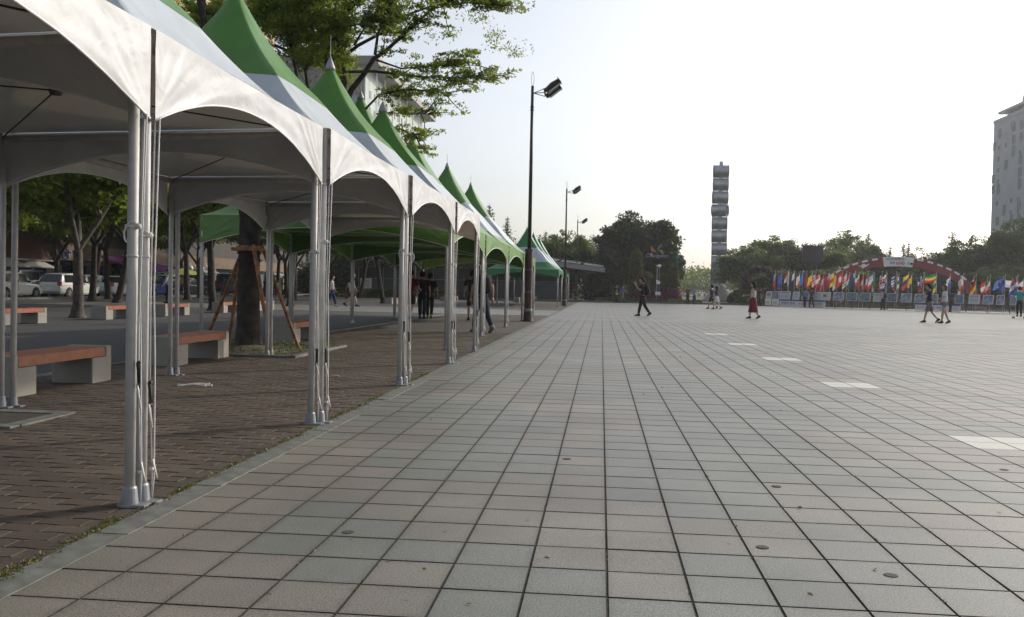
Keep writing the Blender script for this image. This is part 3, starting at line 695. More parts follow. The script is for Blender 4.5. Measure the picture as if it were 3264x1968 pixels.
def conifer(height=12, r=2.2, seed=3, n=9000):
    g = np.random.default_rng(seed); b = MB(); b.tube([(0, 0, -.1), (0, 0, height*.5), (0, 0, height)], [.2, .12, .02], 8, caps=False)
    P = []; lv = 26
    for k in range(lv):
        z = height*(.12+.87*k/lv); rad = r*(1-k/lv)**.7+.10
        for j in range(int(9*(1-k/lv))+4):
            a = g.uniform(0, 6.28); rl = rad*g.uniform(.55, 1.1); m = int(n/lv/8*(.15+.85*(1-k/lv)))
            t = g.uniform(.15, 1, m); q = np.stack([np.cos(a)*rl*t, np.sin(a)*rl*t, z+.15*rl*t-.12*t*t*rl+0*t], 1)+g.normal(size=(m, 3))*[.13, .13, .10]; P.append(q)
            b.tube([(0, 0, z), (math.cos(a)*rl*.8, math.sin(a)*rl*.8, z+.08*rl)], [.03, .008], 4, caps=False)
    return b, np.concatenate(P)
VARI = {}
def variant(key, leafm, size, barkm, fn, **kw):
    b, P = fn(**kw); tm = b.mesh('trunk', barkm, True); lm = leaf_mesh('crown', P, size, leafm, flat=.25, aspect=.6); VARI[key] = (tm, lm)
variant('zelk1', M['leaf'], .19, M['bark'], broadleaf, trunk_h=2.6, height=8, spread=3.9, clumps=320, per=75, clump_r=.72, seed=11)
variant('zelk2', M['leaf'], .19, M['bark_pale'], broadleaf, trunk_h=2.2, height=8, spread=4.0, forks=3, clumps=320, per=75, clump_r=.75, seed=12)
variant('zelk3', M['leaf'], .19, M['bark'], broadleaf, trunk_h=2.9, height=8.5, spread=3.8, forks=5, clumps=330, per=75, clump_r=.7, seed=13)
variant('dark1', M['leaf_dark'], .34, M['twig'], broadleaf, trunk_h=1.1, height=8, spread=4.5, forks=7, clumps=420, per=75, clump_r=.85, seed=21, flat=.5, fill=330)
variant('mid1', M['leaf_mid'], .31, M['bark'], broadleaf, trunk_h=1.0, height=8, spread=4.2, forks=5, clumps=460, per=70, clump_r=.85, seed=22, flat=.55, fill=170)
variant('mid2', M['leaf_mid'], .31, M['bark'], broadleaf, trunk_h=.9, height=7.5, spread=4.5, forks=4, clumps=440, per=70, clump_r=.9, seed=23, flat=.6, fill=170)
variant('mid3', M['leaf_dark'], .31, M['bark'], broadleaf, trunk_h=.8, height=7, spread=4.4, forks=5, clumps=480, per=70, clump_r=.85, seed=24, flat=.6, fill=170)
variant('con1', M['needle'], .26, M['twig'], conifer, seed=31)
variant('con2', M['needle'], .26, M['twig'], conifer, seed=32, r=1.7)
def tree(name, key, loc, scale, label, group, cat='tree', rz=None):
    T = thing(name, label, cat, loc, rz if rz is not None else float(rng.uniform(0, 6.28)), group, scale)
    obj('trunk', VARI[key][0], T); obj('crown', VARI[key][1], T); return T

# the staked tree, its crown reaching over the tents to the right
pit = thing('tree_pit', 'square planted tree pit with pale stone rim round the staked trunk', 'tree pit', ((PIT[0]+PIT[1])/2, (PIT[2]+PIT[3])/2, 0))
hw, hd = (PIT[1]-PIT[0])/2, (PIT[3]-PIT[2])/2
b = MB(); b.grid(lambda u, v: Vector((-hw+2*hw*u, -hd+2*hd*v, .012+.09*math.exp(-((u-.55)**2+(v-.42)**2)*14)+.012*math.sin(17*u+11*v))), 20, 20); b.build('soil_bed', M['soil'], pit, smooth=True)
for i, (c, s_) in enumerate([((0, -hd-.05), (2*hw+.2, .1)), ((0, hd+.05), (2*hw+.2, .1)), ((-hw-.05, 0), (.1, 2*hd)), ((hw+.05, 0), (.1, 2*hd))]):
    b = MB(); b.bbox((c[0], c[1], .012), (s_[0], s_[1], .05), .006); b.build('rim_stone', M['kerb'], pit)
pp_ = np.stack([rng.uniform(-hw, hw, 1500), rng.uniform(-hd, hd, 1500), rng.uniform(.02, .10, 1500)], 1)
obj('pit_grass', leaf_mesh('pit_grass', pp_, .08, M['hedge'], aspect=.2), pit, kind='stuff')
ST = thing('staked_tree', 'thick dark trunked tree tied to four orange stakes, its crown spreading above the tents', 'tree', (-5.75, 14.4, 0))
Ob = Vector((-5.75, 14.4, 0))
b = MB()
b.tube([(0, 0, 0), (0, 0, .12), (0, 0, .4), (-.01, 0, 1.0), (.0, .0, 1.75), (.0, 0, 2.3)], [.27, .22, .19, .175, .17, .16], 18, caps=False)
f1 = [Vector((0, 0, 2.2)), Vector((-.12, 0, 2.8)), Vector((-.35, .1, 3.5)), Vector((-.7, .1, 4.6)), Vector((-1.0, 0, 6.2))]
b.tube(f1, [.17, .13, .11, .08, .04], 12, caps=False)
f2 = [Vector((.02, 0, 1.95)), Vector((.25, .1, 2.5)), Vector((.6, .3, 3.1)), Vector((1.1, .5, 3.75))]
b.tube(f2, [.15, .12, .10, .085], 12, caps=False)
base2 = f2[-1]
def px2(path, y=15.0, dy=0):
    return [on_Y(560+x/2.2815, yy/2.2815, y+dy*i) - Ob for i, (x, yy) in enumerate(path)]
leafP = []
def spray(c, n, r, flat=.28):
    q = rng.normal(size=(n, 3)); q /= np.linalg.norm(q, axis=1)[:, None]; q *= (rng.uniform(0, 1, n)**.45)[:, None]*np.array([r, r, r*flat])
    leafP.append(np.array(c)+q)
def twigs(path, n, L, rr=.11, leafn=26, up=.02):
    for _ in range(n):
        t = rng.uniform(.25, 1)*(len(path)-1); i = int(min(t, len(path)-2)); p = path[i].lerp(path[i+1], t-i); ax = (path[i+1]-path[i]).normalized()
        d = (ax + Vector(rng.normal(0, .65, 3))*Vector((1, 1, .55))).normalized()
        pts, d = limb(b, p, d, L*rng.uniform(.5, 1.1), .011, .003, 5, .14, up, 4)
        for q in pts[1:]: spray(q + Vector(rng.normal(0, .04, 3)), int(leafn*rng.uniform(.4, 1.3)), rr*rng.uniform(.7, 1.5))
paths = [
 ([(1280,655),(1370,540),(1440,430),(1530,370),(1700,210),(1850,80),(2010,-20),(2200,-60)], 15.0, .0, .05, 30),
 ([(1240,400),(1330,330),(1500,240),(1600,140),(1850,50),(2100,20),(2350,40)], 15.3, .05, .035, 34),
 ([(1230,525),(1440,520),(1600,540),(1800,560),(2050,565),(2330,565)], 14.9, -.05, .028, 20),
 ([(1440,430),(1640,500),(1850,480),(2050,470),(2200,480)], 15.1, -.1, .018, 14),
 ([(1380,795),(1480,690),(1650,655),(1850,660),(2050,690)], 15.2, .0, .022, 16),
 ([(1460,830),(1560,820),(1700,830),(1850,830)], 15.6, .0, .014, 9), ([(1500,900),(1600,930),(1700,960),(1760,1000)], 15.6, .0, .012, 9),
 ([(1230,200),(1360,170),(1480,160)], 15.3, 0, .014, 12),
 ([(1450,400),(1470,250),(1540,80),(1620,-60)], 15.0, .0, .03, 14), ([(1300,330),(1350,240),(1480,60),(1520,-100)], 15.4, .1, .025, 12),
 ([(1100,400),(1180,200),(1290,30),(1340,-120)], 15.0, .1, .045, 14), ([(1230,620),(1225,500),(1170,300),(1150,100),(1190,-80)], 14.8, .1, .04, 14)]
for pth, y, dy, r0, nt_ in paths:
    P3 = px2(pth, y, dy); b.tube([base2, base2.lerp(P3[0], .5)+Vector((0, .1, -.1))]+P3 if pth[0][0] < 1300 and pth[0][1] > 380 else P3, ([r0*1.5, r0*1.25] if pth[0][0] < 1300 and pth[0][1] > 380 else [])+[r0*(1-.8*i/(len(P3)-1)) for i in range(len(P3))], 8, caps=False)
    twigs(P3, nt_, .55)
left = [([(200,-40),(225,100),(180,260)],15.5), ([(560,500),(600,160),(640,40),(800,-100)],15.2), ([(900,640),(860,450),(820,300),(900,100),(980,-60)],15.0),
        ([(960,640),(940,500),(1060,330),(1180,160)],15.6), ([(640,40),(730,20),(900,60),(1060,120)],15.4), ([(720,330),(860,390),(1000,420)],15.8),([(60,0),(120,60),(200,80),(330,120)],16)]
for pth, y in left:
    P3 = px2(pth, y); b.tube(P3, [.03*(1-.7*i/(len(P3)-1)) for i in range(len(P3))], 6, caps=False); twigs(P3, 20, .7, .14, 30)
# dense mass of the left half of the crown
for _ in range(560):
    x = rng.uniform(560, 1260); yy = rng.uniform(-160, 640)
    if yy > 160+(x-560)*.72: continue
    p = on_Y(560+x/2.2815, yy/2.2815, rng.uniform(14.6, 17.8)) - Ob; spray(p, 60, rng.uniform(.14, .34), .45)
for _ in range(70):
    x = rng.uniform(-60, 420); yy = rng.uniform(-160, 120); p = on_Y(560+x/2.2815, yy/2.2815, rng.uniform(15.5, 18)) - Ob; spray(p, 38, rng.uniform(.14, .3), .4)
for _ in range(150):   # crown above the frame
    p = Vector((rng.uniform(-3.5, 4.2), rng.uniform(-2.6, 3.4), rng.uniform(5.3, 7.6))); spray(p, 60, rng.uniform(.2, .4), .4)
b.build('trunk', M['bark'], ST, smooth=True)
obj('crown', leaf_mesh('crown', np.concatenate(leafP), .072, M['leaf_near'], flat=.3, aspect=.42), ST)
for k, (px, py) in enumerate([(867, 1135), (955, 1117), (727, 1112), (652, 1096)]):
    g = on_ground(px, py) - Ob; a = math.atan2(g.y, g.x)
    b = MB(); b.tube([g, Vector((math.cos(a)*.20, math.sin(a)*.20, 1.72))], .032, 8); b.build('stake', M['stake'], ST)
for z, r_ in ((1.48, .185), (1.60, .185), (1.70, .19)):
    b = MB(); b.lathe([(r_-.02, z-.02), (r_+.012, z-.015), (r_+.012, z+.015), (r_-.02, z+.02)], n=18); b.build('tie_band', M['stake'] if z > 1.65 else M['tie'], ST)
for a in (0.1, 1.67):
    for s in (-1, 1):
        b = MB(); b.box((s*.21*math.sin(a), -s*.21*math.cos(a), 1.655), (.46, .04, .05), a); b.build('brace_board', M['stake'], ST)

def tree_px(name, key, px, py, scale, label, group, **kw):
    g = on_ground(px, py); return tree(name, key, (g.x, g.y, 0), scale, label, group, **kw)
gL = 'trees on the left walkway'
tree('broadleaf_tree', 'zelk2', (-15.3, 25.3, 0), (1.0, 1.0, .92), 'forked tree with pale trunk between the two left benches of the second row', gL, rz=0.4)
tree('broadleaf_tree', 'zelk1', (-15.4, 34.9, 0), (1.05, 1.05, .95), 'dark trunked tree just left of the leftmost orange stake', gL, rz=2.0)
tree('broadleaf_tree', 'zelk3', (-24.5, 44.0, 0), (1.1, 1.1, 1.0), 'tree with flared trunk base behind the bench and beside the silver saloon car', gL, rz=1.0)
LT = [((-15.0, 17.4), 'zelk1', .95, 'tree whose trunk foot shows at the extreme left edge'), ((-15.6, 44.5), 'zelk3', 1.0, 'staked young tree right of the lower canopy post, fifth in the second row'),
      ((-24.8, 32.5), 'zelk2', 1.15, 'thin dark trunk in front of the white hatchback'), ((-25.5, 54), 'zelk1', 1.1, 'dark trunk in front of the white saloon with the open window'),
      ((-21.6, 62.5), 'zelk2', 1.05, 'leaning staked tree behind the people walking on the far walkway'), ((-21.9, 81), 'zelk3', 1.1, 'straight thin tree at the clipped hedge'),
      ((-14.1, 58.0), 'zelk3', 1.0, 'forked tree left of the far small bench'), ((-29.5, 40), 'zelk3', 1.1, 'leafy tree before the row of parked cars'),
      ((-24.8, 70), 'zelk1', 1.1, 'tree in front of the dark shops, right of the orange stakes'), ((-29.5, 52.0), 'zelk1', 1.1, 'tree standing by the white hatchback tail'),
      ((-29.0, 63.5), 'zelk2', 1.1, 'stout trunk beside the purple awning'), ((-29, 76), 'zelk3', 1.2, 'tall tree by the far kerb of the parking road'),
      ((-14.5, 70), 'zelk1', 1.05, 'tree above the far bench row'), ((-28, 90), 'zelk2', 1.2, 'leafy tree far down the walkway'), ((-13.5, 80.5), 'zelk2', 1.0, 'tree left of the distant green tents'),
      ((-20, 92), 'zelk1', 1.2, 'tree behind the hedge and notice board'), ((-35, 98), 'zelk3', 1.5, 'big tree closing the street'), ((-26, 108), 'zelk2', 1.5, 'big tree far behind the hedge'),
      ((-29.5, 28.5), 'zelk1', 1.15, 'leafy tree at far left above the bench'), ((-22, 24.0), 'zelk3', 1.1, 'tree whose crown hangs under the nearest valance at the left edge'),
      ((-41, 78), 'zelk1', 1.3, 'street tree over the purple awning'), ((-42, 88), 'zelk2', 1.4, 'street tree far along the shop row'), ((-40.5, 64), 'zelk2', 1.2, 'street tree before the cafe parasols'), ((-27, 46), 'zelk1', 1.15, 'leafy tree between the white hatchback and the benches'), ((-33, 90), 'zelk1', 1.35, 'street tree at the end of the parked row'), ((-47, 84), 'zelk1', 1.3, 'street tree hiding the shop signs'), ((-41, 70), 'zelk3', 1.25, 'street tree across the parking road'), ((-40, 57), 'zelk2', 1.2, 'street tree behind the white hatchback')]
for (x, y), key, s, lab in LT: tree('broadleaf_tree', key, (x, y, 0), float(s), lab, gL)
# centre and right background trees
def hgt(px, ytop, ybase): 
    return None
def far_tree(key, px, ytop, Yd, wpx, label, name='broadleaf_tree', H0=8.0, W0=8.4, group='trees round the far side of the plaza', zb=0.05, sy=1.0):
    top = on_Y(px, ytop, Yd); h = top.z; w = wpx*Yd/FPX
    return tree(name, key, (top.x, Yd, zb), (w/W0, w/W0*sy, h/H0), label, group)
far_tree('dark1', 2030, 700, 101, 285, 'very large dark tree behind the flower towers in the middle of the picture', 'large_tree', 7.7, 8.8, sy=.8)
far_tree('dark1', 2110, 790, 103, 150, 'right flank of dark foliage behind the green figure and flower tower', 'large_tree', 7.7, 8.8, sy=.8)
far_tree('dark1', 1965, 800, 98, 200, 'lower left shoulder of dark foliage beside the largest tree', 'large_tree', 7.7, 9.0, sy=.8)
FT = [('mid1', 1560, 745, 112, 190), ('mid2', 1650, 770, 108, 180), ('mid3', 1740, 742, 118, 180), ('mid1', 1800, 745, 105, 170), ('mid2', 1870, 765, 110, 170), ('mid3', 1920, 770, 118, 150), ('mid1', 1480, 720, 122, 190), ('mid2',1395,730,125,190),('mid3',1310,760,120,200)]
labs = ['rounded tree left of the three floodlight tops', 'tree showing above the distant green tents', 'tree behind the second floodlight pole', 'bright green tree above the glass roofed pavilion', 'tree right of the third floodlight', 'low tree merging with the largest dark tree', 'tree rising behind the far lime tents','tree behind the peak of the fourth lime tent','tree seen below the lime valances']
for (k_, px, yt, Yd, w), lab in zip(FT, labs): far_tree(k_, px, yt, Yd, w, lab)
far_tree('con1', 1617, 690, 135, 85, 'pointed conifer rising left of the nearest floodlight pole', 'conifer_tree', 12, 3.6)
far_tree('con2', 1560, 650, 130, 90, 'tall loose conifer just above the white slope of the lime tents', 'conifer_tree', 12, 3.2)
far_tree('con2', 1740, 735, 140, 60, 'small conifer tip between first and second floodlight', 'conifer_tree', 12, 3.2)
RT = [('mid2', 2395, 800, 118, 230, 'tree nearest the ring sculpture on its right'), ('mid1', 2450, 775, 122, 220, 'tree with feathery top left of the dark screen'), ('mid3', 2540, 765, 120, 200, 'tallest tree just left of the dark screen'),
      ('mid2', 2640, 785, 118, 180, 'tree directly right of the dark screen'), ('mid1', 2710, 760, 126, 190, 'tree behind the left end of the red arch'), ('mid3', 2780, 800, 118, 170, 'tree behind the left shoulder of the red arch'),
      ('mid1', 2870, 852, 132, 190, 'low tree seen through the red arch'), ('mid2', 2960, 812, 124, 220, 'broad low tree right of the arch banner'), ('mid3', 3060, 800, 120, 220, 'tree above the right foot of the red arch'),
      ('mid1', 3120, 775, 112, 230, 'dense tree at the foot of the high rise'), ('mid3', 3215, 760, 106, 240, 'dark tree in front of the high rise'), ('mid2', 3290, 700, 104, 230, 'tall dark tree at the right edge of the picture'),
      ('mid3', 2480, 850, 104, 230, 'dark low tree behind the flag row'), ('mid2', 2680, 852, 104, 220, 'low tree behind the flags left of the arch'), ('mid3', 3000, 856, 102, 240, 'low tree under the right half of the arch'), ('mid1', 3180, 850, 98, 230, 'low tree right of the arch')]
for k_, px, yt, Yd, w, lab in RT: far_tree(k_, px, yt-(12 if yt < 840 else 0), Yd, w, lab, sy=.8)
for px, yt, Yd, w, k_, lab in [(2768, 742, 150, 90, 'con1', 'pointed conifer left of the arch top'), (2880, 775, 150, 60, 'con2', 'first of two slim conifers above the arch banner'), (2897, 772, 155, 50, 'con2', 'second of two slim conifers above the arch banner'),
                               (3035, 733, 150, 90, 'con1', 'tallest conifer on the skyline left of the high rise'), (3085, 775, 150, 60, 'con1', 'small conifer tip beside the high rise'), (2838, 785, 148, 60, 'con2', 'leaning conifer behind the arch banner')]:
    far_tree(k_, px, yt, Yd, w, lab, 'conifer_tree', 12, 3.3)
# far hazy wood line
b = MB(); P = []
for k in range(800):
    px = rng.uniform(1250, 3500); yt = rng.uniform(866, 925)+ (0 if px > 2200 else 0); p = on_Y(px, yt, rng.uniform(225, 262)); m = 60
    P.append(np.array(p)+rng.normal(size=(m, 3))*[2.4, 2.4, 1.0])
P = np.concatenate(P); P = P[P[:, 2] > 0]
obj('far_wood', leaf_mesh('far_wood', P, .75, M['leaf_mid'], aspect=.8), label='hazy line of distant woodland behind the ring sculpture', cat='woodland', kind='stuff')

def wood(name, x0, x1, y0, y1, h0, h1, n, size, mt, label, zb=0.0):
    P = []
    for k in range(n):
        x = rng.uniform(x0, x1); y = rng.uniform(y0, y1); h = rng.uniform(h0, h1)*(0.75+.25*math.sin(x*.31+y)); m = 70
        P.append(np.array((x, y, zb+h*rng.uniform(.1, .92)))+rng.normal(size=(m, 3))*[.75, .75, .38])
    P = np.concatenate(P); P = P[P[:, 2] > 0.02]; obj(name, leaf_mesh(name, P, size, mt, aspect=.7), label=label, cat='woodland', kind='stuff')
wood('park_wood', 19, 62, 118, 126, 4.2, 6.0, 1500, .42, M['leaf_mid'], 'dense lower woodland closing the park behind the flags')
wood('park_thicket', 20, 60, 99, 104, 1.6, 2.6, 900, .30, M['leaf_dark'], 'dark thicket behind the flag row')
wood('left_wood', -40, -4, 116, 124, 4.0, 7.5, 1300, .42, M['leaf_dark'], 'dark woodland closing the walkway behind the far tents')
wood('bed_thicket', -1, 5.5, 96, 99, 1.8, 3.4, 260, .30, M['leaf_dark'], 'dark thicket under the largest tree')
# hedge and lawn growth
def blob_leaves(name, centers, size, mt, parent=None, **kw):
    P = []
    for (c, r, n) in centers:
        q = rng.normal(size=(n, 3)); q /= np.linalg.norm(q, axis=1)[:, None]; q *= (rng.uniform(.5, 1, n)**.4)[:, None]*np.array(r); P.append(np.array(c)+q)
    P = np.concatenate(P); P = P[P[:, 2] > 0.0]
    return obj(name, leaf_mesh(name, P, size, mt, aspect=.7), parent, **kw)
def boxleaf(n, x0, x1, y0, y1, z0, z1):
    P = np.stack([rng.uniform(x0, x1, n), rng.uniform(y0, y1, n), rng.uniform(z0, z1, n)], 1); k = rng.integers(0, 3, n)
    P[k == 0, 2] = z1 + rng.normal(0, .03, (k == 0).sum()); P[k == 1, 1] = y0 + rng.normal(0, .04, (k == 1).sum()); return P
obj('clipped_hedge', leaf_mesh('clipped_hedge', boxleaf(9000, -27, -13.5, 84.5, 86, .05, .85), .13, M['hedge'], aspect=.7), label='long clipped hedge beyond the far walkway', cat='hedge')
obj('plaza_shrubs', leaf_mesh('plaza_shrubs', np.concatenate([boxleaf(3500, -.5, 9.5, 87.2, 89.5, .05, .35), boxleaf(2500, 1, 6, 92, 95, .1, 1.6), boxleaf(5000, 12.5, 34, 88.5, 91, .05, .9)]), .16, M['hedge'], aspect=.7), label='low mixed planting along the far plaza kerb', cat='planting', kind='stuff')

# ------------------------------------------------------------------ text helper
FONT = bpy.data.fonts[0] if bpy.data.fonts else None
def text(name, s, size, mt, parent, loc, rot, ext=.004, sx=1.0):
    c = bpy.data.curves.new(name, 'FONT'); c.body = s; c.size = size; c.align_x = 'CENTER'; c.align_y = 'CENTER'; c.extrude = ext; c.resolution_u = 2
    o = bpy.data.objects.new(name, c); COL.objects.link(o); o.parent = parent; o.location = loc; o.rotation_euler = rot; o.scale = (sx, 1, 1); c.materials.append(mt)
    TEXTS.append(o); return o
TEXTS = []

# ------------------------------------------------------------------ ring tower, mound
tw = on_ground(2288, 960); TW = thing('ring_tower_sculpture', 'tall grey sculpture of stacked open steel rings beyond the trees', 'sculpture', (tw.x, tw.y, 0), 0)
topz = on_Y(2300, 527, tw.y).z; nr = 10; pitch_ = (topz-.9)/nr
for k in range(nr):
    z = topz - pitch_*(k+.5); r_ = pitch_*.488; Lr = 1.0
    az = [0.02, .05, .0, .42, .18, .16, .10, .1, .05, .0][k]
    Rm = Matrix.Rotation(-az, 3, 'Z'); dx = [0, 0, -.03, .0, -.02, -.03, 0, 0, 0, 0][k]
    b = MB(); rg = []
    for x, rr in ((-Lr, r_), (-Lr+.02, r_), (Lr-.02, r_), (Lr, r_), (Lr, r_-.12), (-Lr, r_-.12), (-Lr, r_)):
        rg.append([Rm @ Vector((x, rr*math.cos(a), rr*math.sin(a))) + Vector((dx, 0, z)) for a in [q*math.pi/16 for q in range(32)]])
    b.rings(rg, 0, True, False); ro = b.build('ring', M['tower'], TW)
    for x in (-Lr*.97, Lr*.97):
        b = MB(); b.rings([[Rm @ Vector((x+e, rr*math.cos(a), rr*math.sin(a))) + Vector((dx, 0, z)) for a in [q*math.pi/16 for q in range(32)]] for e, rr in ((-.05, r_+.02), (.05, r_+.02))], 0, True, False); b.build('rim_band', M['cast'], ro)
    b = MB(); b.box((0, 0, z+r_+.03), (.45, .5, .14)); b.build('ring_joint', M['tower'], TW)
b = MB(); b.box((0, 0, topz+.22), (.42, .42, .5)); b.tube([(0, 0, topz+.4), (0, 0, topz+1.0)], .02, 6); b.build('tower_cap', M['tower'], TW)
mo = thing('cone_mound', 'pale cone shaped plinth under the ring sculpture', 'plinth', (tw.x+.15, tw.y-1.2, 0))
b = MB(); b.lathe([(2.6, .0), (2.3, .25), (.55, 2.2), (.45, 2.3)], n=24); b.build('cone', M['concrete'], mo, smooth=True)

# far railing with bollards
b0 = thing('far_railing', 'low pale railing line behind the couple in front of the distant woodland', 'railing', (14, 150, 0))
b = MB(); b.box((0, 0, 1.0), (34, .06, .10)); b.build('top_rail', M['offwhite'], b0)
for k in range(12):
    b = MB(); b.box((-16.5+k*3, 0, .75), (.1, .1, 1.5)); b.build('rail_post', M['offwhite'], b0)

# ------------------------------------------------------------------ high rise at the right
HR = thing('high_rise', 'grey tiled high rise with roof canopy at the right edge of the picture', 'building', (94, 150, 0))
HT = 43.5
b = MB(); b.box((15, 41, HT/2), (30, 82, HT)); b.build('wall', M['facade'], HR)
b = MB(); b.box((15, 41, HT+.35), (30.3, 82.3, .7)); b.build('parapet', M['facade'], HR)
def zf(x, y): p = on_X(2900+x/2.478, 250+y/2.478, 94); return p
wm = MB(); wm.box((0, 0, 0), (.12, 1.5, 2.0)); wm_me = wm.mesh('window', M['glass'])
wsm = MB(); wsm.box((0, 0, 0), (.12, .9, 1.0)); wsm_me = wsm.mesh('window', M['glass'])
for x, y in [(713,432),(822,388),(884,368),(822,480),(881,460),(670,538),(820,568),(872,643),(761,680),(870,737),(660,796),(867,828),(701,868),(658,880),(748,1032),(862,1010),(692,1130),(802,1112),(860,1100)]:
    p = zf(x, y); obj('window', wm_me, HR, (-.02, p.y-150, p.z))
for x, y in [(706,550),(760,530),(871,587),(703,637),(757,710),(699,727),(697,815),(862,773),(860,862),(696,900),(690,990),(802,965),(858,957),(740,1068),(797,1058),(854,1047),(740,1155),(736,1245),(795,1240),(710,462),(819,512),(813,604)]:
    p = zf(x, y); obj('window', wsm_me, HR, (-.02, p.y-150, p.z))
p0, p1 = zf(690, 272), zf(905, 185)
b = MB(); b.box((15.2, p0.y-150-22, p0.z-.2), (30, 44, .6)); b.build('roof_canopy', M['facade'], HR)
for k in range(5):
    b = MB(); b.box((1.2, p0.y-150-5-k*6.5, (HT+p0.z)/2), (.7, .7, p0.z-HT)); b.build('canopy_column', M['facade'], HR)
b = MB(); b.tube([(3, p0.y-150-18+14*math.cos(a)-3, p0.z+8.5*math.sin(a)) for a in [q*math.pi/20 for q in range(21)]], .45, 8); b.build('roof_arch', M['facade'], HR)
for k in range(6):
    b = MB(); a = .4+k*.42; b.box((3, p0.y-150-21+14*math.cos(a), p0.z+4.0*math.sin(a)), (.25, .25, 8*math.sin(a))); b.build('arch_strut', M['facade'], HR)
text('roof_lettering', 'SS mun', 3.2, M['offwhite'], HR, (-.12, 58, HT-1.9), (math.pi/2, 0, -math.pi/2), .1)
b = MB(); b.lathe([(1.1, 0), (1.1, .12)], n=20); o = b.build('roof_emblem', M['glass'], HR); o.location = (-.05, 71.5, HT-2.2); o.rotation_euler = (0, -math.pi/2, 0)

# ------------------------------------------------------------------ left buildings
def windows(parent, X, ys, zs, w, h, mt, name='window', proud=.05, frame=None):
    b = MB(); b.box((0, 0, 0), (.14, w, h)); me = b.mesh(name, mt)
    for y in ys:
        for z in zs:
            o = obj(name, me, parent, (X+proud, y, z))
BB = thing('beige_building', 'beige street building with banded windows behind the crown of the staked tree', 'building', (-50, 60, 0))
b = MB(); b.box((-12, 36, 20.5), (24, 76, 41)); b.build('wall', M['beige'], BB)
b = MB(); b.box((-11.3, 36.5, 41.3), (26, 78, .9)); b.build('roof', M['lamp_sleeve'], BB)
b = MB()
for z in range(5, 41, 4): b.box((.06, 36, z), (.3, 76, .35))
b.build('floor_band', M['tan'], BB, kind='stuff')
windows(BB, 0, [4+5.2*k for k in range(14)], [7+4*k for k in range(9)], 3.0, 2.1, M['glass_teal'])
BG = thing('glass_building', 'white and glass office building with dark overhanging roof seen through the branches', 'building', (-60, 226, 0))
b = MB(); b.box((-10, 34, 29), (20, 72, 58)); b.build('wall', M['palewall'], BG)
b = MB(); b.box((-9, 34, 57), (26, 78, 2.0)); b.build('roof', M['alu_dark'], BG)
b = MB(); b.box((-10, -2.2, 26.5), (19.6, .5, 53)); gw = b.build('glass_wall', M['glass_teal'], BG)
b = MB()
for z in range(2, 53, 4): b.box((-10, -2.5, z), (19.6, .15, .35))
for x in range(7): b.box((-19.5+x*3.2, -2.5, 26), (.25, .15, 52))
b.build('mullions', M['grey'], BG, kind='stuff')
b = MB(); b.box((-10, -2.7, 52), (19, .4, 6)); b.build('sign_panel', M['alu_dark'], BG)
text('sign_lettering', 'Dream Plaza'[:5]+'world', 3.0, M['white'], BG, (-10, -3.0, 52), (math.pi/2, 0, 0), .05) if False else None
b = MB(); b.lathe([(.9, 0), (.9, .2)], n=18); o = b.build('sign_emblem', M['offwhite'], BG); o.location = (-19, -3.0, 52); o.rotation_euler = (math.pi/2, 0, 0)
windows(BG, 0, [3+4.6*k for k in range(15)], [8+4.2*k for k in range(11)], 1.5, 1.9, M['glass'])
b = MB()
for k in range(8): b.tube([(1.6, 3+9*k, 38), (1.6, 3+9*k, 60)], .16, 6)
b.build('facade_mast', M['offwhite'], BG, kind='stuff')
# shops
SH = thing('shop_row', 'dark shop row with tan sign band behind the parked cars', 'shops', (-46, 60, 0))
b = MB(); b.box((-6, 30, 3.6), (12, 96, 7.2)); b.build('wall', mat('shop_wall', (.05, .042, .038), .8), SH)
b = MB(); b.box((.1, 30, 3.45), (.2, 95.5, 1.3)); b.build('sign_band', M['tan'], SH)
b = MB(); b.box((.10, 30, 1.35), (.25, 95, 2.7)); b.build('shop_front', M['carglass'], SH)
b = MB(); b.box((-3, 30, 11.5), (8, 90, 8.6)); b.build('upper_storey', bpy.data.materials['shop_wall'], SH)
for k in range(16):
    y = -14+k*5.8
    b = MB(); b.box((.28, y, 1.4), (.14, .35, 2.8)); b.build('pillar', M['tan'], SH)
    if k % 2: 
        b = MB(); b.face([(.25, y+.6, 2.7), (1.5, y+.6, 2.2), (1.5, y+4.8, 2.2), (.25, y+4.8, 2.7)]); b.face([(.25, y+.6, 2.68), (1.5, y+.6, 2.0), (1.5, y+4.8, 2.0), (.25, y+4.8, 2.68)]); b.build('awning', M['grey'], SH)
    b = MB(); b.box((.26, y+2.9, 1.25), (.1, 2.2, 2.2)); b.build('shop_window', M['glass_teal'] if k % 3 == 0 else M['glass'], SH)
bl = mat('blue_letters', (.16, .20, .42), .5)
text('sign_lettering', 'SHOP TO', 1.05, bl, SH, (.26, 74.2-60, 3.25), (math.pi/2, 0, math.pi/2), .05)
text('sign_lettering', 'NE', 1.05, bl, SH, (.26, 82.6-60, 3.25), (math.pi/2, 0, math.pi/2), .05)
CF = thing('cafe_roof', 'brown pitched cafe roof with cream edge and white sign board at far left', 'cafe', (-44.3, 62, 0))
b = MB(); b.prism([(-6, 2.6), (6, 2.6), (4.4, 4.6), (-6, 4.6)], -1.4, 1.0, 0, lambda p: Vector((p[2], p[0], p[1]))); b.build('roof', mat('brown_roof', (.11, .05, .04), .8), CF)
b = MB(); b.box((1.1, 0, 2.58), (.16, 12, .12)); b.build('roof_edge', M['concrete'], CF)
b = MB(); b.box((1.0, -2.2, 5.6), (.15, 4.2, 1.7)); b.build('sign_board', M['white'], CF)
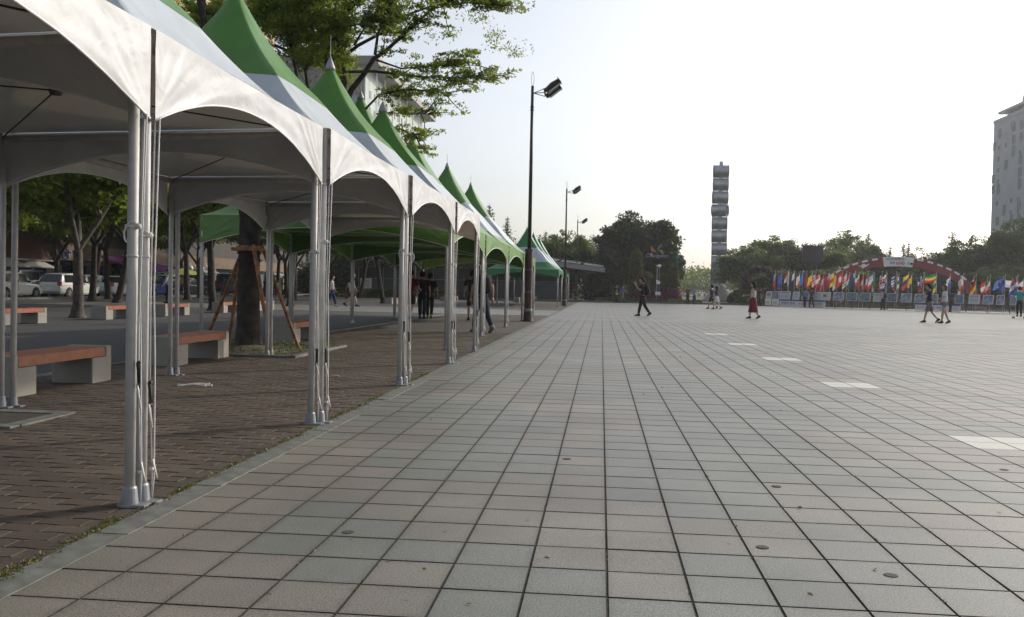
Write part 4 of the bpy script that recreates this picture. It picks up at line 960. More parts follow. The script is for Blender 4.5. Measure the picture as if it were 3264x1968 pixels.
def parasol(loc, label, mt=None):
    T = thing('cafe_parasol', label, 'parasol', loc, 0, 'cream parasols before the cafe')
    b = MB(); b.lathe([(1.5, 1.95), (1.5, 2.02), (.75, 2.4), (.72, 2.42)], n=8, caps=False); b.lathe([(.5, 2.42), (.3, 2.55), (.02, 2.62)], n=8, caps=False); b.build('canopy', mt or M['concrete'], T)
    b = MB(); b.tube([(0, 0, 0), (0, 0, 2.5)], .03, 8); b.build('pole', M['alu'], T)
    return T
parasol((-42.3, 64.2, 0), 'cream cafe parasol showing between two thin trunks at far left')
parasol((-42.3, 61.0, 0), 'cream cafe parasol cut by the leftmost back post')
g = on_ground(555, 925); 
AW = thing('purple_awning', 'purple sloping awning behind the dark pickup', 'awning', (-41.5, 80, 0))
b = MB(); b.grid(lambda u, v: Vector((-3.5+5*v, -4+8*u, 3.4-1.3*v+.05*math.sin(9*u))), 12, 4); b.build('awning_cloth', cloth('purple_cloth', (.14, .03, .15)), AW, smooth=True)
for y in (-3.9, 3.9):
    b = MB(); b.tube([(1.4, y, 0), (1.4, y, 2.1)], .04, 6); b.build('awning_post', M['alu'], AW)
YS = thing('yellow_parasol', 'yellow green market parasol behind the white saloon', 'parasol', (-36.5, 76.5, 0))
b = MB(); b.lathe([(1.8, 1.75), (1.0, 2.1), (.05, 2.35)], n=8, caps=False); b.build('canopy', cloth('yellowgreen', (.32, .36, .10)), YS); b = MB(); b.tube([(0,0,0),(0,0,2.3)], .03, 6); b.build('pole', M['alu'], YS)
for k in range(4):
    p = on_X(606+k*17.5, 856, -45.5)
    b = MB(); b.ball((0, 0, 0), .34, 12, 8); b.tube([(0, 0, .3), (0, 0, .6)], .03, 6); b.build('globe_lamp', M['white'], None, loc=(p.x, p.y, p.z), label=['leftmost', 'second', 'third', 'rightmost'][k]+' white globe lamp of the four hanging before the shops', cat='lamp', group='globe lamps before the shops', smooth=True)
# road side signs and poles
p = on_ground(209, 945); RP = thing('lamp_post', 'pale tapered lamp post beside the white hatchback bonnet', 'post', (p.x+.9, p.y, 0))
b = MB(); b.tube([(0, 0, 0), (0, 0, .5), (0, 0, 9)], [.26, .13, .09], 10); b.build('post', M['concrete'], RP)
NS = thing('no_parking_sign', 'round red and blue traffic sign with white plate below', 'sign', (p.x-.7, p.y+2.5, 0))
b = MB(); b.tube([(0, 0, 0), (0, 0, 3.1)], .035, 8); b.build('post', M['alu'], NS)
Mx = lambda p: Vector((p[0], -p[2], p[1]))
for r_, z, mt, nm in ((.31, .04, paint('sign_red', (.45, .03, .03)), 'sign_disc'), (.23, .055, paint('sign_blue', (.03, .06, .35)), 'sign_centre')):
    b = MB(); b.prism([(r_*math.cos(a), 2.85+r_*math.sin(a)) for a in [q*math.pi/12 for q in range(24)]], 0, z, 0, Mx); b.build(nm, mt, NS)
b = MB(); b.box((0, -.04, 2.1), (.42, .03, .75)); b.build('sign_plate', M['white'], NS)
p = on_ground(1203, 948); NB = thing('notice_board', 'white notice on a stake in front of the clipped hedge', 'notice', (p.x, min(p.y, 84), 0))
b = MB(); b.box((0, 0, 1.35), (1.05, .03, .95), .0); b.build('notice_panel', M['white'], NB)
b = MB()
for k in range(4): b.box((0, -.022, 1.62-.18*k), (.75, .006, .05))
b.build('notice_print', M['grey'], NB)
b = MB(); b.box((0, .03, .5), (.08, .05, 1.0)); b.build('stake', M['stake'], NB)

# ------------------------------------------------------------------ pavilion with glass roof
PV = thing('pavilion', 'low dark pavilion with sloping glass roof behind the second floodlight', 'pavilion', (-6.5, 92, 0))
b = MB(); b.box((-8, 4, 1.5), (22, 8, 3.0)); b.build('wall', mat('pavilion_wall', (.055, .055, .065), .6, var=.15, scale=.6), PV)
def roofp(u, v): return Vector((-9+15.8*u, -4+10*v, 5.1-1.75*u+.5*v))
b = MB(); b.prism([(-9, 4.55), (6.8, 2.85), (6.8, 3.3), (-9, 5.0)], -4.3, 6.3, 0, lambda p: Vector((p[0], p[2], p[1]))); b.build('roof_slab', M['grey'], PV)
for k in range(7):
    for j in range(2):
        b = MB(); u0, u1 = k/7+.01, (k+1)/7-.01; v0, v1 = j/2+.02, (j+1)/2-.02
        b.rings([[roofp(u0, v0), roofp(u1, v0), roofp(u1, v1), roofp(u0, v1)], [q+Vector((0, 0, .05)) for q in (roofp(u0, v0), roofp(u1, v0), roofp(u1, v1), roofp(u0, v1))]]); b.build('roof_pane', M['lens'], PV)
b = MB()
for k in range(9): b.box((-18.5+k*2.6, -.06, 1.5), (.08, .1, 3.0))
b.box((-8, -.06, 1.9), (21.8, .1, .06)); b.build('wall_frame', M['grey'], PV)
for k in range(8):
    b = MB(); b.box((-17.2+k*2.6, -.03, 1.0), (2.3, .06, 1.7)); b.build('glass_panel', mat('pavilion_glass', (.05, .06, .085), .2, spec=.6), PV) if k == 0 else b.build('glass_panel', bpy.data.materials['pavilion_glass'], PV)

# ------------------------------------------------------------------ flower towers and signs in the bed
def topiary(name, label, loc, prof, leaf_m, n, flower=0.3, lean=0.0, size=.16):
    T = thing(name, label, 'topiary', loc)
    b = MB(); b.rings([[Vector((lean*z+r*.9*math.cos(a), r*.9*math.sin(a), z)) for a in [q*math.pi/8 for q in range(16)]] for r, z in prof]); b.build('frame_core', M['twig'], T)
    H = prof[-1][1]; z = rng.uniform(0, H, n); rr = np.interp(z, [p[1] for p in prof], [p[0] for p in prof]); a = rng.uniform(0, 6.28, n); rr = rr*(1+rng.normal(0, .06, n))
    P = np.stack([lean*z+rr*np.cos(a), rr*np.sin(a), z], 1); lo = z < H*flower
    if lo.any(): obj('flowers', leaf_mesh('flowers', P[lo], size, M['pinkflower'], aspect=.8), T)
    obj('foliage', leaf_mesh('foliage', P[~lo], size, leaf_m, aspect=.7), T)
    return T
def gx(px, Yd): return on_Y(px, 930, Yd).x
topiary('flower_tower', 'tallest rounded flower tower at the left of the flower bed', (gx(2026, 90), 90, 0), [(.85, 0), (.75, 1.8), (.62, 3.6), (.48, 4.9), (.1, 5.25)], M['topiary'], 5000, .14)
topiary('flower_tower', 'leaning flower tower carrying the small green figure', (gx(2139, 89), 89, 0), [(1.0, 0), (.8, 1.0), (.55, 2.4), (.42, 3.6), (.38, 3.75)], M['topiary'], 4500, .36, .06)
topiary('flower_mound', 'low ivy and pink flower mound with the pale opening', (gx(2055, 89.5), 89.5, 0), [(1.1, 0), (1.0, 1.6), (.75, 2.7), (.3, 3.0)], M['topiary'], 5000, .3)
topiary('flower_mound', 'leafy mound between opening and the right flower tower', (gx(2110, 89.8), 89.8, 0), [(1.0, 0), (.9, 1.4), (.6, 2.6), (.3, 2.9)], M['topiary'], 4500, .42)
FS = thing('topiary_figure', 'small green suited figure on top of the right flower tower', 'figure', (gx(2148, 89)+.12, 89, 3.72))
b = MB(); b.tube([(0, 0, 0), (0, 0, .45)], [.14, .2], 8); b.tube([(0, 0, .4), (0, 0, .85)], [.26, .2], 10); b.tube([(-.5, 0, .55), (-.2, 0, .75), (.2, 0, .75), (.42, 0, .5)], [.08, .1, .1, .08], 8); b.ball((0, 0, 1.05), .19); b.lathe([(.28, 1.12), (.2, 1.2), (.12, 1.3)], n=10); b.build('body', cloth('figure_green', (.02, .12, .08)), FS, smooth=True)
PWH = thing('pinwheel_sign', 'three bladed orange, violet and yellow emblem with lilac lettering above the flower bed', 'sign', (gx(2092, 89.2), 88.6, 0))
def wp(x, y): p = on_Y(2020+x/6.19, 750+y/6.19, 88.6); return (p.x-PWH.location.x, p.z)
for poly, cols in [([(335,215),(360,225),(400,280),(440,320),(440,338),(380,330),(340,305)], (.45,.16,.05)), ([(450,290),(470,240),(510,195),(555,165),(558,235),(520,260),(465,280)], (.16,.10,.17)), ([(470,290),(530,285),(583,310),(585,382),(560,375),(530,330),(490,305)], (.30,.27,.06))]:
    b = MB(); b.prism([wp(*q) for q in poly], -.04, .04, 0, lambda p: Vector((p[0], p[2], p[1]))); b.build('emblem_blade', paint('blade_%d' % int(cols[0]*100), cols, .5, .1), PWH)
b = MB(); b.tube([(0, .12, 0), (0, .12, 3.6)], .05, 8); b.build('sign_pole', M['grey'], PWH)
x_, z_ = wp(463, 408); text('sign_lettering', 'Changwon', .50, paint('lilac', (.38, .34, .48), .5, .1), PWH, (x_, -.05, z_), (math.pi/2, 0, 0), .03)
b = MB(); b.ball((wp(345, 385)[0], -.02, wp(345, 385)[1]), (.14, .04, .14)); b.build('sign_dot', paint('sign_pinkish', (.5, .25, .3), .5, .1), PWH)
EL = thing('white_cutout', 'white swooping animal shaped board hanging on the foliage below the emblem', 'sign', (gx(2100, 88.5), 88.3, 0))
def ep(x, y): p = on_Y(2020+x/6.19, 750+y/6.19, 88.3); return (p.x-EL.location.x, p.z)
b = MB(); b.prism([ep(*q) for q in [(432,582),(455,598),(475,592),(495,574),(520,572),(543,590),(553,605),(530,625),(515,642),(500,625),(470,615),(445,602)]], -.03, .03, 0, lambda p: Vector((p[0], p[2], p[1]))); b.build('board', M['white'], EL)
b = MB(); b.tube([(0, .1, 0), (0, .1, ep(500, 600)[1])], .03, 6); b.build('sign_pole', M['grey'], EL)
WB = thing('white_panel_stand', 'white slanted panel and notice standing in the opening of the flower mound', 'stand', (gx(2098, 88), 87.9, 0))
def bp_(x, y): p = on_Y(2020+x/6.19, 750+y/6.19, 87.9); return (p.x-WB.location.x, p.z)
b = MB(); b.prism([bp_(*q) for q in [(442,880),(522,912),(522,965),(448,968)]], -.03, .03, 0, lambda p: Vector((p[0], p[2], p[1]))); b.build('upper_board', M['white'], WB)
b = MB(); b.prism([bp_(*q) for q in [(425,1118),(530,1118),(530,1188),(425,1180)]], -.03, .03, 0, lambda p: Vector((p[0], p[2], p[1]))); b.build('lower_board', M['offwhite'], WB)
b = MB(); b.box((bp_(470, 0)[0], .06, .9), (.06, .05, 1.8)); b.build('stand_post', M['grey'], WB)
# pink arch left of the flags
AR = thing('flower_arch', 'dark pink flowered arch with dome top left of the flag row', 'topiary', (gx(2420, 92), 91.5, 0))
def cl(cx, cz, rx, rz, n): a = rng.uniform(0, 6.28, n); s = rng.uniform(.3, 1, n)**.5; return np.stack([cx+rx*s*np.cos(a), rng.uniform(-.7, .7, n), cz+rz*s*np.sin(a)], 1)
P = np.concatenate([cl(0, 2.4, 1.85, 1.5, 5000), cl(-1.2, 1.0, .7, 1.2, 2500), cl(1.2, 1.0, .7, 1.2, 2500), cl(0, .6, 1.6, .6, 1800)]); P = P[P[:, 2] > .02]
m_ = rng.uniform(size=len(P)) < np.clip((2.7-P[:, 2])/2.0, .15, .85)
obj('flowers', leaf_mesh('flowers', P[m_], .16, M['pinkflower'], aspect=.8), AR); obj('foliage', leaf_mesh('foliage', P[~m_], .17, M['leaf_dark'], aspect=.7), AR)
b = MB(); b.tube([(1.6*math.cos(a), 0, 1.6+2.0*math.sin(a)) for a in [q*math.pi/14 for q in range(15)]], .25, 8); b.build('arch_frame', M['twig'], AR)
blob_leaves('round_shrub', [((0, 0, .5), (1.5, 1.2, 1.0), 3200)], .15, M['leaf_dark'], None, loc=(gx(2365, 90), 89.6, 0), label='dark round shrub left of the flowered arch', cat='shrub')

# ------------------------------------------------------------------ screen
SC = thing('screen_board', 'large dark rectangular screen on a post rising above the flags', 'screen', (gx(2587, 97), 97, 0))
zc = on_Y(2587, 811, 97).z
b = MB(); b.box((0, 0, zc), (2.0, .45, 1.72)); b.build('screen_case', M['black'], SC)
b = MB(); b.box((0, -.23, zc), (1.86, .03, 1.58)); b.build('screen_face', mat('screen_face', (.035, .028, .035), .5), SC)
for x in (-.45, .45):
    b = MB(); b.box((x, .1, (zc-.8)/2), (.22, .22, zc-.8)); b.build('screen_post', M['black'], SC)

# ------------------------------------------------------------------ exhibition fence, photo panels, banners, flags
FA, FB = Vector((14.6, 86.9, 0)), Vector((33.5, 67.5, 0)); FD = (FB-FA).normalized(); FN = Vector((FD.y, -FD.x, 0))   # FN points to the plaza side
if FN.y > 0: FN = -FN
FRZ = math.atan2(FD.y, FD.x)
def on_fence(px, py=945, off=0.0):
    d = ray(px, py); A = FA+FN*off; # solve t*d = A + s*FD in xy
    det = d.x*(-FD.y) - d.y*(-FD.x); t = (A.x*(-FD.y) - A.y*(-FD.x))/det
    return Vector((d.x*t, d.y*t, CAM_H+d.z*t))
fen = thing('display_fence', 'long dark steel fence that carries the photo panels and banners', 'fence', tuple(FA), FRZ)
Lf = (FB-FA).length
for k in range(int(Lf/1.6)+2):
    b = MB(); b.box((k*1.6, 0, .7), (.05, .05, 1.4)); b.build('fence_post', M['lamp_pole'], fen)
for z in (.12, .62, 1.35):
    b = MB(); b.box((Lf/2, 0, z), (Lf, .035, .035)); b.build('fence_rail', M['lamp_pole'], fen)
bar = MB(); bar.box((0, 0, .62), (.034, .03, 1.0)); bar_me = bar.mesh('fence_bar', M['lamp_pole'])
for k in range(int(Lf/.13)): obj('fence_bar', bar_me, fen, (k*.13, .0, 0))
photo_m = {}
def photomat(i):
    m, t, p = nt('photo_print_%d' % i); geo = N(t, 'ShaderNodeTexCoord'); n1 = N(t, 'ShaderNodeTexNoise'); n1.inputs['Scale'].default_value = 3.5+i; n1.inputs['Detail'].default_value = 4
    t.links.new(geo.outputs['Object'], n1.inputs['Vector']); r = N(t, 'ShaderNodeValToRGB'); r.color_ramp.elements[0].position = .38; r.color_ramp.elements[1].position = .62
    cs = [((.07, .10, .17), (.34, .40, .48)), ((.08, .12, .20), (.24, .30, .38)), ((.05, .07, .12), (.20, .25, .34)), ((.25, .30, .38), (.46, .50, .54))][i % 4]
    r.color_ramp.elements[0].color = (*cs[0], 1); r.color_ramp.elements[1].color = (*cs[1], 1); t.links.new(n1.outputs['Fac'], r.inputs[0]); t.links.new(r.outputs[0], p.inputs['Base Color']); p.inputs['Roughness'].default_value = .5
    return m
photos = [photomat(i) for i in range(4)]; paperm = mat('poster_paper', (.46, .50, .56), .6, var=.05)
panels = [(2442,2460,3,'narrow pale poster with a grey picture, leftmost on the fence'),(2463,2483,1,'second poster from the left, plain grey blue picture'),(2485,2519,4,'wide text poster with dark heading and two lines'),
 (2527,2548,5,'upright poster with a round black emblem at its top'),(2556,2580,3,'poster behind the person in the blue shirt'),(2586,2610,6,'tall text poster right of the two people in front'),
 (2613,2647,7,'white poster with small red and green square in the middle'),(2656,2690,0,'photo panel of pale blue tones left of the row of dark ones'),(2698,2732,2,'dark blue photo panel with slanting shape'),
 (2741,2775,2,'dark blue photo panel before the reader in white'),(2784,2816,4,'pale poster that the reader in white points at'),(2828,2860,2,'very dark photo panel right of the reader in white'),
 (2872,2906,0,'photo panel above the gap just left of the red and blue banner'),(2915,2950,0,'black and white photo panel above the left end of the red and blue banner'),(2957,2990,1,'photo panel partly behind the couple at right'),
 (3045,3072,1,'photo panel right of the couple'),(3088,3123,6,'pale text panel with orange map spot'),(3133,3167,0,'photo panel with bright sky patch'),(3177,3202,0,'narrow photo panel left of the skateboarder'),(3220,3240,1,'photo panel half behind the skateboarder')]
for x0, x1, kd, lab in panels:
    a, c = on_fence(x0, off=.14), on_fence(x1, off=.14); w = (c-a).length; mid = (a+c)/2; mid.z = 0
    T = thing('photo_panel', lab, 'display panel', tuple(mid), FRZ, 'panels hung on the display fence')
    tilt = Matrix.Rotation(R(-9), 3, 'X'); h = .72; zc = 1.0
    b = MB(); b.box((0, 0, zc), (w, .03, h), rot=tilt); b.build('board', M['white'] if kd in (3, 4, 5, 6, 7) else M['offwhite'], T)
    b = MB(); b.box(Vector((0, -.02, zc)), (w-.06, .012, h-.06), rot=tilt); b.build('picture', paperm if kd >= 3 else photos[kd], T)
    b = MB(); o = Vector((0, -.032, zc))
    if kd in (4, 6):
        b.box(o+tilt @ Vector((0, 0, .26)), (w*.8, .006, .09), rot=tilt); b.box(o+tilt @ Vector((-w*.2, 0, -.06)), (w*.36, .006, .03), rot=tilt); b.box(o+tilt @ Vector((w*.22, 0, -.06)), (w*.36, .006, .03), rot=tilt)
        for k in range(4): b.box(o+tilt @ Vector((0, 0, .14-.1*k-.02)), (w*.7, .005, .012), rot=tilt)
    elif kd == 5: b.ball(o+Vector((0, 0, .16)), (.1, .01, .08), 12, 6); b.box(o+Vector((0, 0, -.15)), (w*.5, .006, .02))
    elif kd == 7: b.box(o+Vector((0, 0, 0)), (.30, .008, .30), m=1); b.box(o+Vector((0, -.004, .08)), (.30, .008, .08), m=2)
    elif kd == 3: b.box(o+Vector((0, 0, -.02)), (w*.6, .006, h*.45), m=0); b.box(o+Vector((0, 0, .27)), (w*.8, .006, .04))
    if b.v: b.build('print', [M['grey'], paint('print_green', (.12, .2, .05)), paint('print_red', (.4, .05, .04))], T)
def banner(x0, x1, z0, z1, label, parts, header=True):
    a, c = on_fence(x0, off=.09), on_fence(x1, off=.09); w = (c-a).length; mid = (a+c)/2; mid.z = 0
    T = thing('banner', label, 'banner', tuple(mid), FRZ, None)
    b = MB(); b.grid(lambda u, v: Vector((-w/2+w*u, .012*math.sin(14*u)*math.sin(3*v)-.02*v, z0+(z1-z0)*v)), 24, 4); b.build('banner_cloth', M['white'], T, smooth=True)
    if header:
        b = MB(); b.box((0, -.045, z1-.05), (w-.02, .01, .12)); b.build('header_strip', paint('banner_blue', (.04, .06, .30), .6, 0), T)
    n = sum(len(s)+.35 for s, _ in parts); x = -w/2+.15; cw = (w-.3)/n
    for s, colr in parts:
        L = len(s)*cw; sz = min(.52, cw*1.05)
        text('lettering', s, sz, paint('letter_%s' % colr, {'navy': (.03, .05, .16), 'red': (.45, .03, .04), 'blue': (.03, .08, .40), 'dark': (.03, .03, .04)}[colr], .6, 0), T, (x+L/2, -.055, (z0+z1)/2-.04), (math.pi/2, 0, 0), .003, sx=1.0)
        x += L+.35*cw
banner(2439, 2459, .06, .66, 'small white banner with black Hangul at the left end of the fence', [('공인', 'dark')], False)
banner(2461, 2484, .04, .66, 'second small white Hangul banner, next to the long blue headed one', [('교사', 'dark')], False)
banner(2486, 2632, .02, .62, 'long white banner with navy Hangul and a red 6 behind two people', [('생명의', 'navy'), ('항해', 'navy'), ('6·25', 'red'), ('전쟁', 'red'), ('사진전', 'navy')])
banner(2918, 3028, .02, .60, 'white banner with red and blue Hangul behind the couple at right', [('확고한', 'red'), ('안보만이', 'red'), ('대한민국', 'blue')])
banner(3036, 3063, .02, .58, 'short white banner with dark Hangul right of the couple', [('합니다', 'navy')])

# flags
FC = {'w': (.62,.62,.62), 'r': (.48,.04,.04), 'b': (.05,.08,.36), 'n': (.03,.04,.14), 'g': (.03,.20,.08), 'y': (.62,.48,.05), 'k': (.02,.02,.02), 'l': (.25,.42,.62), 'o': (.60,.20,.03), 'd': (.30,.03,.06), 'u': (.07,.18,.55)}
FM = {}
for k_, c_ in FC.items(): FM[k_] = fabric('flag_cloth_'+k_, c_, .75, .35, .15, .2, c_)
CN = {'w':'white','r':'red','b':'blue','n':'navy','g':'green','y':'yellow','k':'black','l':'pale blue','o':'orange','d':'dark red','u':'bright blue'}
def fpat(spec):
    kind, cs = spec.split(':'); n = len(cs)
    if kind == 'h': return lambda u, v: cs[min(n-1, int((1-v)*n))]
    if kind == 'v': return lambda u, v: cs[min(n-1, int(u*n))]
    if kind == 'c': return lambda u, v: cs[1] if abs(u-.38) < .1 or abs(v-.5) < .13 else cs[0]
    if kind == 's': return lambda u, v: cs[0] if (u < .42 and v > .45) else (cs[1] if int(v*9) % 2 == 0 else cs[2])
    if kind == 'd': return lambda u, v: cs[1] if math.hypot((u-.5)*1.4, v-.5) < .26 else cs[0]
    if kind == 'q': return lambda u, v: cs[1] if (u < .45 and v > .5 and (int(u*16)+int(v*12)) % 2) else cs[0]
    return lambda u, v: cs[0]
def make_flag(px, ytop, spec, spread, label, yb=930):
    g = on_fence(px, 945, off=-.55); top = on_fence(px, ytop, off=-.55).z
    T = thing('flag', label, 'flag', (g.x, g.y, 0), FRZ, 'national flags on poles behind the display fence')
    ln = rng.normal(0, .03, 2)
    b = MB(); b.tube([(0, 0, 0), (ln[0]*1.0, 0, top)], .018, 6); b.ball((ln[0], 0, top+.03), .045, 8, 5); b.build('pole', M['alu'], T)
    cs = spec.split(':')[1]; keys = list(dict.fromkeys(cs)); pt = fpat(spec); H = 1.25 if spread < .5 else .75; W = 1.25
    ph = rng.uniform(0, 6)
    def fn(u, v):
        # hoist along the pole; the fly sags down when the flag hangs
        zt = top-.08-(1-v)*(H*.72)
        x = -u*W*spread; droop = (1-spread)*u*(.70) ; zz = zt - droop - (.05*math.sin(5*u+ph))
        fold = .11*math.sin(9*u+ph+2*v)*(1-spread*.6)*u**.5; x += .10*(1-spread)*math.sin(7*u+4*v+ph)*u
        return Vector((x+ln[0]*zt/top-.02, fold, zz))
    b = MB(); b.grid(fn, 18, 12, lambda u, v: keys.index(pt(u+.02, v+.04))); b.build('cloth', [FM[k] for k in keys], T, smooth=True)
def fx(x): return 2420+x/5.6
def fx2(x): return 2840+x/5.811
flags = [(fx(275),868,'h:lr',.16),(fx(395),866,'d:bw',.25),(fx(500),867,'h:rwk',.28),(fx(522),862,'d:wr',.12),(fx(625),866,'h:wn',.22),(fx(720),868,'h:wwo',.2),(fx(768),863,'s:uuu',.22),(fx(855),866,'d:dr',.2),(fx(932),870,'h:yyr',.28),(fx(1003),863,'s:brw',.2),
 (fx(1085),867,'c:rwb',.3),(fx(1148),871,'d:rw',.18),(fx(1243),866,'q:dw',.3),(fx(1330),868,'h:yry',.32),(fx(1378),871,'v:oyw',.2),(fx(1480),865,'d:rw',.35),(fx(1550),868,'s:wrw',.22),(fx(1588),871,'h:rwg',.2),(fx(1708),866,'q:nw',.35),(fx(1778),870,'h:wrr',.2),
 (fx(1850),872,'h:rwr',.15),(fx(1935),867,'d:rw',.18),(fx(2018),870,'h:lwr',.3),(fx(2040),873,'v:gw',.12),(fx(2187),868,'v:nwr',.16),(fx(2255),869,'s:wdw',.35),(fx(2270),873,'h:rwb',.2),(fx(2425),868,'s:nwb',.24),
 (fx2(115),873,'v:ygr',.14),(fx2(148),877,'h:wnw',.26),(fx2(320),871,'h:ynr',.38),(fx2(372),873,'h:yyn',.2),(fx2(592),871,'c:nwr',.4),(fx2(605),876,'q:dw',.3),(fx2(838),872,'h:gyr',.78),(fx2(845),880,'h:wgy',.2),(fx2(1090),874,'h:wub',.18),
 (fx2(1295),882,'d:wr',.12),(fx2(1335),876,'h:wwr',.2),(fx2(1535),884,'h:wry',.16),(fx2(1580),877,'h:kry',.2),(fx2(1765),885,'h:rwr',.3),(fx2(1835),879,'h:gwr',.2),(fx2(2068),885,'d:uw',.52),(fx2(2100),879,'d:bu',.3),
 (fx2(2230),890,'s:wuw',.85),(fx2(2308),885,'c:bwr',.35),(fx2(2350),879,'h:rwb',.3),(fx2(2455),890,'h:wr',.3)]
places = ['at the left end of the fence', 'behind the wide text poster', 'over the fence left of the two readers', 'over the long navy lettered banner', 'over the right end of the long banner', 'left of the arch foot', 'before the left foot of the red arch', 'under the left shoulder of the arch', 'under the arch banner', 'under the right half of the arch', 'above the couple at right', 'right of the couple', 'near the right edge of the picture']
pats = {'h': 'banded', 'v': 'striped upright', 'c': 'crossed', 's': 'finely striped', 'd': 'plain centred', 'q': 'quartered'}
seen = {}
for i, (px, yt, spec, sp) in enumerate(flags):
    kind, cs = spec.split(':'); cols = ', '.join(dict.fromkeys(CN[c] for c in cs)); pl = places[min(len(places)-1, int(i*len(places)/len(flags)))]
    nxt = flags[i-1][2].split(':')[1][0] if i else None
    lab = '%s %s flag %s%s' % (cols, pats[kind], pl, (', right of a mainly %s flag' % CN[nxt]) if nxt else '')
    make_flag(px, yt, spec, sp, ' '.join(lab.split()[:16]))

# red arch
AA = thing('banner_arch', 'wide red arch with white 600 banner at its top behind the flags', 'arch', (gx(2855, 88), 88, 0))
ah = on_Y(2853, 820, 88).z; aw = 7.75; th = .85
def ap(a, r, y=0): return Vector(((aw-r)*math.cos(a), y, (ah-r)*math.sin(a)))
redm = mat('red_arch_fabric', (.22, .028, .034), .6, var=.12, scale=1)
b = MB(); n = 48; rg = []
for k in range(n+1):
    a = math.pi*k/n; rg.append([ap(a, 0, -.25), ap(a, 0, .25), ap(a, th, .25), ap(a, th, -.25)])
b.rings(rg); b.build('arch_band', redm, AA)
b = MB(); a0, a1 = math.pi/2-.195, math.pi/2+.175
b.grid(lambda u, v: ap(a1+(a0-a1)*u, -.03+(th+.05)*(1-v), -.28), 16, 4); b.build('arch_banner', M['offwhite'], AA)
for sgn in (1, -1):
    for k in range(6):
        a = math.pi/2 - sgn*(.27+.125*k); c = ap(a, .10, -.28); t_ = ap(a+.01, .1)-ap(a-.01, .1)
        b = MB(); b.box(c, (.52, .03, .17), rot=Matrix.Rotation(-math.atan2(t_.z, t_.x), 3, 'Y')); b.build('white_dash', M['offwhite'], AA)
    b = MB(); b.box((sgn*(aw-th/2), 0, .15), (1.3, 1.0, .3)); b.build('arch_foot', M['grey'], AA)
text('arch_lettering', '600', .46, paint('letter_red', (.45,.03,.04), .6, 0), AA, (.25, -.31, ah-.58), (math.pi/2, 0, 0), .01, 1.15)
text('arch_lettering', '정명', .26, paint('letter_navy', (.03,.05,.16), .6, 0), AA, (-.48, -.31, ah-.58), (math.pi/2, 0, 0), .01)
text('arch_lettering', '년', .26, paint('letter_navy', (.03,.05,.16), .6, 0), AA, (.95, -.31, ah-.58), (math.pi/2, 0, 0), .01)
text('arch_lettering', '시민과 함께하는', .26, paint('letter_navy', (.03,.05,.16), .6, 0), AA, (-.2, -.31, ah-.22), (math.pi/2, 0, 0), .01)
b = MB(); b.box((1.15+.1, -.31, ah-.62), (.2, .02, .2)); b.build('arch_logo', M['black'], AA)
b = MB(); b.prism([(-.5,.05),(-.25,.0),(-.1,.18),(.1,.24),(.3,.1),(.42,.2),(.55,.28),(.45,.08),(.25,-.06),(.1,-.1),(-.05,-.25),(-.15,-.08),(-.4,-.02)], -.02, .02, 0, lambda p: Vector((p[0], p[2], p[1])))
o = b.build('white_animal_print', M['offwhite'], AA); a = math.pi/2+.44; c = ap(a, .5, -.29); o.location = c

